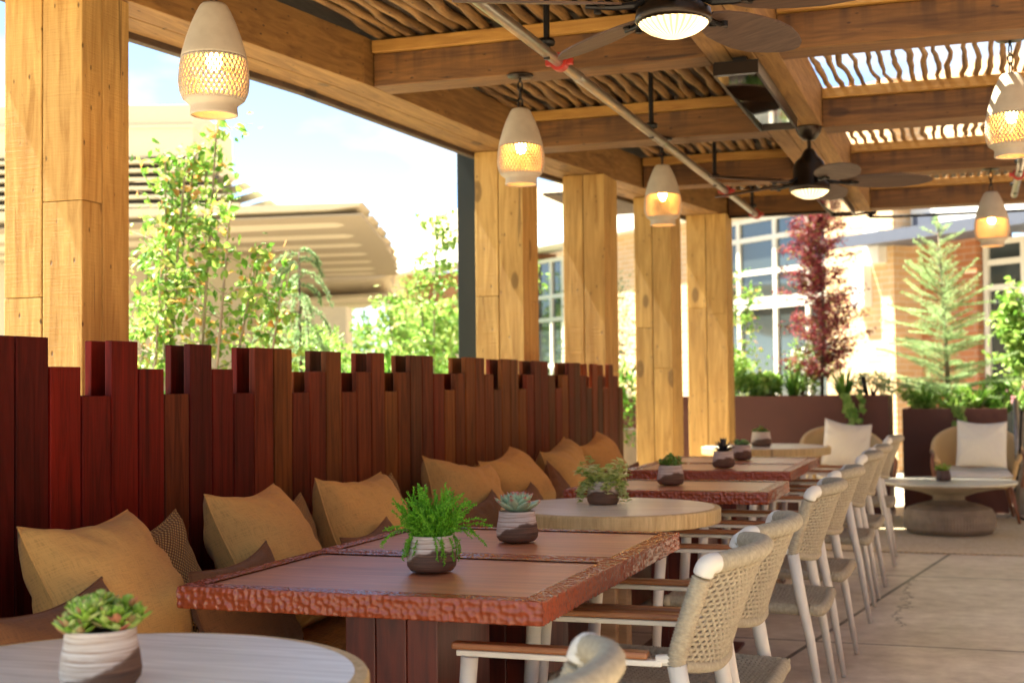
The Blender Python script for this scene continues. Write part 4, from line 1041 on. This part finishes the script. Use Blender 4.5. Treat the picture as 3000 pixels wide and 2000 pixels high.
# planter planting
def grass(name, label, c, n, H_, spread, mat, seed, wd=.012):
    rr = random.Random(seed); root = thing(name, label, 'plant', c, 'grassy plants in the planters'); mb = MB()
    for i in range(n):
        a = rr.uniform(0, 6.28); lean = rr.uniform(.05, 1)*spread; h = H_*rr.uniform(.6, 1.1); p = [Vector(c)+Vector((math.cos(a)*(.03+lean*t_**1.6), math.sin(a)*(.03+lean*t_**1.6), h*(t_-.25*t_*t_*lean/spread))) for t_ in (0, .25, .5, .75, 1)]
        sd = Vector((-math.sin(a), math.cos(a), 0))
        w_ = [wd, wd*1.1, wd*.9, wd*.6, .001]; vs = []
        for q, k in zip(p, w_): vs += [q-sd*k, q+sd*k]
        mb.add(vs, [(2*j, 2*j+1, 2*j+3, 2*j+2) for j in range(4)])
    mb.build('blades', mat, root)
grass('grass_clump', 'spiky grass clump left of the maple in the tall planter', (-1.62, 12.98, 1.03), 90, .42, .22, G_MID, 1, .007)
grass('grass_clump', 'broad leaved grassy clump right of the maple in the tall planter', (-1.15, 12.95, 1.03), 45, .36, .24, G_MID, 2, .014)
grass('grass_clump', 'dark arching fern left of the fir trunk', (-.42, 13.2, .90), 60, .30, .25, G_MID, 3, .012)
grass('grass_clump', 'dark arching fern right of the fir trunk', (.02, 13.2, .90), 60, .34, .25, G_MID, 4, .012)
P_ = [('leafy bright green bush at the left end of the tall planter', (-1.98, 13.1, 1.16), (.26, .2, .15), 1500, .06, G_LIGHT, 1.03, None), ('lime bush beside the fifth column above the planter', (-2.25, 13.15, 1.22), (.2, .2, .25), 1000, .05, G_LIGHT, 1.03, None),
      ('tall feathery light green plant behind the spiky grass', (-1.58, 13.3, 1.32), (.30, .18, .28), 1300, .045, G_LIGHT, 1.03, G_WHITE), ('small leaved plant at the right end of the tall planter', (-.90, 13.1, 1.14), (.20, .2, .15), 1100, .03, G_FIR, 1.03, None),
      ('low green plant left in the lower planter', (-.50, 13.25, 1.02), (.14, .2, .14), 700, .045, G_LIGHT, .90, None), ('light green plant in front of the fir trunk', (-.16, 13.15, 1.01), (.20, .12, .12), 900, .045, G_LIGHT, .90, None),
      ('leafy plant right in the lower planter', (.20, 13.3, 1.04), (.14, .2, .18), 900, .05, G_MID, .90, None), ('pink flowering plant in the grey planter', (.50, 13.2, 1.04), (.22, .2, .16), 1000, .05, G_LIGHT, .88, G_PINK)]
for i, (lb_, c, rd, n, L, mt, bs, fl) in enumerate(P_): shrub('planter_plant', lb_, c, rd, n, L, mt, 90+i, base=bs, cat='plant', group='low plants in the planters', flower=fl, clumps=7)
stemmed_tree('leafy_sapling', 'bright green sapling at the right edge behind the fir', (.46, 13.9, .9), [(-.05, 0, 1.15, 0, 0), (-.16, 0, .95, 0, 0), (.1, 0, 1.0, .05, 0)], 1500, .085, G_LIGHT, 17, spread=.20, leafw=.8, zmin=.15)
stemmed_tree('yellowing_sapling', 'yellow green sapling right of the fifth column in front of the windows', (-2.62, 15.2, 0), [(.02, 0, 2.6, 0, 0), (-.15, 0, 2.2, 0, 0), (.2, 0, 2.3, .05, 0)], 1600, .06, G_SERV, 18, spread=.25, zmin=.3)
for (lb_, x_, z_, seed) in (('heart leaved vine hanging over the front of the tall planter', -1.06, 1.085, 1), ('leafy vine hanging over the front of the lower planter', -.19, .955, 2)):
    rr = random.Random(seed+200); yf = 12.70 if seed == 1 else 12.98; root = thing('hanging_vine', lb_, 'vine', (x_, yf, z_), 'vines hanging from the planters'); tb = MB(); lb = MB()
    for s_ in range(4):
        x = Vector((x_+rr.uniform(-.06, .06), yf+.05, z_+.01)); pts = [x.copy()]
        for k in range(rr.randint(4, 9) if seed == 1 else rr.randint(3, 6)):
            x = x+Vector((rr.uniform(-.01, .03), -.07 if k == 0 else rr.uniform(-.006, .004), .01 if k == 0 else -.045)); pts.append(x.copy())
            for _ in range(2): lb.leaf(x, (rr.uniform(-.8, .8), -.5, -.6), (0, -1, .3), .07, .055, .1)
        tb.tube(pts, .003, 5)
    tb.build('stems', M['darkbark'], root); lb.build('leaves', G_LIGHT, root)
mb = MB(); mb.tube([(-.93, 12.85, 1.03), (-.95, 12.84, 1.16), (-.965, 12.83, 1.26)], [.008, .022, .024], 10); tag(mb.build('garden_spotlight', M['black'], smooth=True, origin=(-.95, 12.84, 1.03)), 'small black stake spotlight at the right end of the tall planter', 'spotlight')

# ---------------------------------------------------------------- brick building
def brick(name, c1, c2, mortar):
    t = NT(name, .85); v = t.coord(); sp = t.n("SeparateXYZ"); t.l(v, sp.inputs[0]); cb = t.n("CombineXYZ")
    t.l(t.math('ADD', sp.outputs[0], sp.outputs[1]), cb.inputs[0]); t.l(sp.outputs[2], cb.inputs[1])
    b = t.n("TexBrick"); t.l(cb.outputs[0], b.inputs['Vector']); b.inputs['Scale'].default_value = 1; b.inputs['Brick Width'].default_value = .30; b.inputs['Row Height'].default_value = .085; b.inputs['Mortar Size'].default_value = .006
    b.inputs['Color1'].default_value = (*c1, 1); b.inputs['Color2'].default_value = (*c2, 1); b.inputs['Mortar'].default_value = (*mortar, 1)
    t.color(t.mix(.3, b.outputs['Color'], t.ramp(t.noise(v, 3, 4), [(.3, .5), (.7, 1)]), 'MULTIPLY')); t.normal(t.bump(b.outputs['Fac'], -.4, .01)); return t.m
M['brick'] = brick('tan_brick', (.74, .50, .27), (.68, .42, .20), (.74, .64, .48))
M['brickr'] = brick('orange_brick', (.42, .17, .07), (.36, .13, .05), (.40, .30, .22))
M['wframe'] = plain('white_window_frame', (.66, .63, .54), .5, vary=.05)
M['glass'] = plain('dark_window_glass', (.035, .045, .045), .05, 0, vary=.1, bump=0); M['glass'].node_tree.nodes["Principled BSDF"].inputs['Specular IOR Level'].default_value = 1.0
M['stucco'] = plain('cream_stucco', (.66, .55, .38), .9, vary=.1)
M['whitep'] = plain('white_fascia', (.80, .78, .72), .6, vary=.05)
M['canopy'] = plain('slate_blue_steel', (.075, .085, .115), .5, vary=.1)
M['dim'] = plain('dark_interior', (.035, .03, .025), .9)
bld = thing('brick_building', 'tan brick building with white framed windows and slate canopy beyond the terrace', 'building', (.422, 17.56, 0))
bld['_o'] = [0, 0, 0]; bld.rotation_euler = (0, 0, math.atan2(-.66061, .75073))
def B(name, mat, boxes, par=bld, bevel=0):
    if name in ('wall', 'upper_wall', 'fascia') and len(boxes) > 1:
        for b in boxes: B(name, mat, [b], par, bevel)
        return
    mb = MB()
    for b in boxes: mb.box(*b)
    return mb.build(name, mat, par, bevel=bevel)
# local x = -s (right is +), y away from the camera
B('wall', M['brick'], [(-3.19, -1.87, 0, 1.0, 0, 5.35), (-18.2, -17.4, 0, .9, 0, 3.9), (-10.0, -5.9, 0, .6, 0, 3.86), (-3.19, 9, .35, 8, 3.56, 5.35)])
B('wall', M['brickr'], [(-1.869, -.9, .5, 1.2, 0, 3.55), (-17.39, -14.2, .6, 1.2, 0, 3.86), (-14.19, -11.7, .05, .7, 0, 3.86)])
B('upper_wall', M['stucco'], [(-18.2, -3.2, .05, 6, 4.28, 5.12), (-5.9, -3.195, .1, 3, 3.80, 4.27)])
B('fascia', M['whitep'], [(-18.4, -5.9, -.35, .5, 3.865, 4.275), (-5.9, -3.2, -.10, .1, 3.90, 4.05)])
B('upper_wall', M['whitep'], [(-1.868, 9, .34, .5, 3.14, 3.555)])
B('canopy', M['canopy'], [(-2.2, 9, -1.0, -.90, 2.975, 3.125), (-2.2, 9, -.89, .33, 3.06, 3.12)])
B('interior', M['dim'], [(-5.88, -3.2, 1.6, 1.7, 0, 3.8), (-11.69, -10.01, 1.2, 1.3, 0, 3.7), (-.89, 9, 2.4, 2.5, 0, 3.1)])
def window(x0, x1, z0, z1, y, vs, hs, w_=.075):
    fr = [(x0, x0+w_, y, y+.10, z0, z1), (x1-w_, x1, y, y+.10, z0, z1)]+[(v_-w_/2, v_+w_/2, y+.003, y+.097, z0, z1) for v_ in vs]
    xs = sorted([x0]+vs+[x1])
    for h_ in hs+[z0+w_/2, z1-w_/2]:
        for a, b in zip(xs, xs[1:]): fr.append((a+w_/2+(w_/2 if a == x0 else 0), b-w_/2-(w_/2 if b == x1 else 0), y+.006, y+.094, h_-w_/2, h_+w_/2))
    f = B('window', M['wframe'], fr); g_ = B('pane', M['glass'], [(x0+.02, x1-.02, y+.045, y+.052, z0+.02, z1-.02)], None); g_.parent = f
window(-5.88, -3.20, 0.02, 3.79, .12, [-5.30, -4.44, -3.72], [2.40, 2.50, 2.93, 3.45])
window(-11.68, -10.01, .5, 3.70, .15, [-11.05, -10.62], [1.6, 2.5, 2.95])
window(-.88, 3.0, 0.02, 3.05, .60, [-.25, .55], [2.42, 2.75])
B('wall_lamp', M['whitep'], [(-2.27, -1.99, -.16, -.002, 2.83, 3.28)]); B('wall_lamp', M['whitep'], [(-2.52, -2.28, -.16, -.002, 2.24, 2.82)])
B('loudspeaker', M['canopy'], [(-1.72, -1.40, .22, .49, 3.20, 3.46)])
# ---------------------------------------------------------------- cream building at left, in a frame squared to the terrace view
lw = thing('cream_building', 'cream building with dark louvres and stacked fin roof beyond the fence', 'building', (-9.453, 13.57, 0)); lw['_o'] = [0, 0, 0]; lw.rotation_euler = (0, 0, yaw)
M['cream'] = plain('cream_panel', (.58, .51, .36), .8, vary=.08); M['cream2'] = plain('beige_fin', (.60, .51, .36), .8, vary=.08); M['soffit'] = plain('beige_soffit_painted_shade', (.34, .27, .18), .85, vary=.08); M['teal'] = plain('teal_flashing', (.20, .38, .36), .5)  # soffit beige is darkened to paint in the shade under the fins
B('parapet', M['cream'], [(-3.0, .385, 1.5, 4, 4.25, 4.93), (-3.0, .40, 1.45, 4, 4.62, 4.66)], lw)
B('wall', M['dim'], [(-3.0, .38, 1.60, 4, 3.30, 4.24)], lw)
B('louvres', M['cream2'], [(-3.0, .40+.12*k, 1.44, 1.58, 4.20-.115*k-.042, 4.20-.115*k) for k in range(8)], lw)
B('eave', M['teal'], [(-3.0, 1.5, 1.1, 1.6, 3.24, 3.285)], lw)
mb = MB()
for k in range(10):
    x = .45+.16*k; z = 4.35-.115*k; mb.add([(x, 1.4, z), (x+.10, 1.4, z-.07), (x+.10, 1.45, z-.07), (x, 1.45, z), (x-1.2, 3.2, z+.02), (x-1.1, 3.2, z-.05), (x-1.1, 3.25, z-.05), (x-1.2, 3.25, z+.02)], [(0, 1, 2, 3), (7, 6, 5, 4), (0, 4, 5, 1), (1, 5, 6, 2), (2, 6, 7, 3), (3, 7, 4, 0)])
mb.build('rafter', M['cream'], lw)
B('wall', M['cream'], [(-3.0, 1.0, 2.2, 4, 0, 3.2), (.2, .5, 1.0, 1.3, 0, 3.0), (1.25, 1.6, 1.9, 2.3, 0, 2.5), (1.601, 2.3, 2.1, 2.8, 0, 2.3), (-1.2, -.9, .9, 1.2, 0, 3.1)], lw)
# fins: tips measured in the world, turned into the building frame
tips = [(-5.991, 12.684, 3.14), (-6.401, 13.812, 3.155), (-6.811, 14.94, 3.175), (-7.244, 16.061, 3.18), (-7.682, 17.18, 3.19), (-8.136, 18.293, 3.195), (-8.621, 19.395, 3.22), (-9.15, 20.5, 3.19), (-9.7, 21.6, 3.15)]
cy, sy = math.cos(-yaw), math.sin(-yaw)
for i, (x, y, z) in enumerate(tips):
    dx, dy = x+9.453, y-13.57; lx, ly = dx*cy-dy*sy, dx*sy+dy*cy
    bx = .17; hgt = .13 if i < 7 else .40; L_ = 5.2+.3*i; mb = MB(); n = 10; vs = []
    for k in range(n+1):
        t_ = (k/n)**2.2; xx = lx-L_*t_; yy = ly+.25*t_*L_*.3; zt = z-.02*math.sin(t_*2)+.01*i*t_; hh = hgt*(.5+.7*min(1, t_*L_/.35)+.8*t_); bx = .20 if k == 0 else 0
        vs += [(xx, yy, zt), (xx-bx*.4, yy+.01, zt-hh*.4), (xx-bx*.7, yy+.30, zt-hh*.72), (xx-bx, yy+.75, zt-hh), (xx-bx, yy+.8, zt-hh+.02), (xx, yy+.8, zt+.01)]
    mb.add(vs, [(6*k+j, 6*k+(j+1) % 6, 6*k+6+(j+1) % 6, 6*k+6+j) for k in range(n) for j in range(6)]+[(5, 4, 3, 2, 1, 0), tuple(6*n+j for j in range(6))])
    mb.build('roof_fin', M['cream2'], lw)
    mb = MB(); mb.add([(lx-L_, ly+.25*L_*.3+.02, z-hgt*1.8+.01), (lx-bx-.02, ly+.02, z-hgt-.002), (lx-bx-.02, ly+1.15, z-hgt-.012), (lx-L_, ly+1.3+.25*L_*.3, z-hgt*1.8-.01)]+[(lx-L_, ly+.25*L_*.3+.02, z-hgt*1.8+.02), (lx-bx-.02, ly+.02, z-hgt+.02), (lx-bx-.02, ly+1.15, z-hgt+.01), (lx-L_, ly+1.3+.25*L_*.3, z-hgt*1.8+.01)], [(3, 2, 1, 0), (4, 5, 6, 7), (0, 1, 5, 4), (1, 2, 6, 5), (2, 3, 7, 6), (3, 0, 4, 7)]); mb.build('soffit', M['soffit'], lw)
for o in bpy.data.objects:
    if '_o' in o: del o['_o']
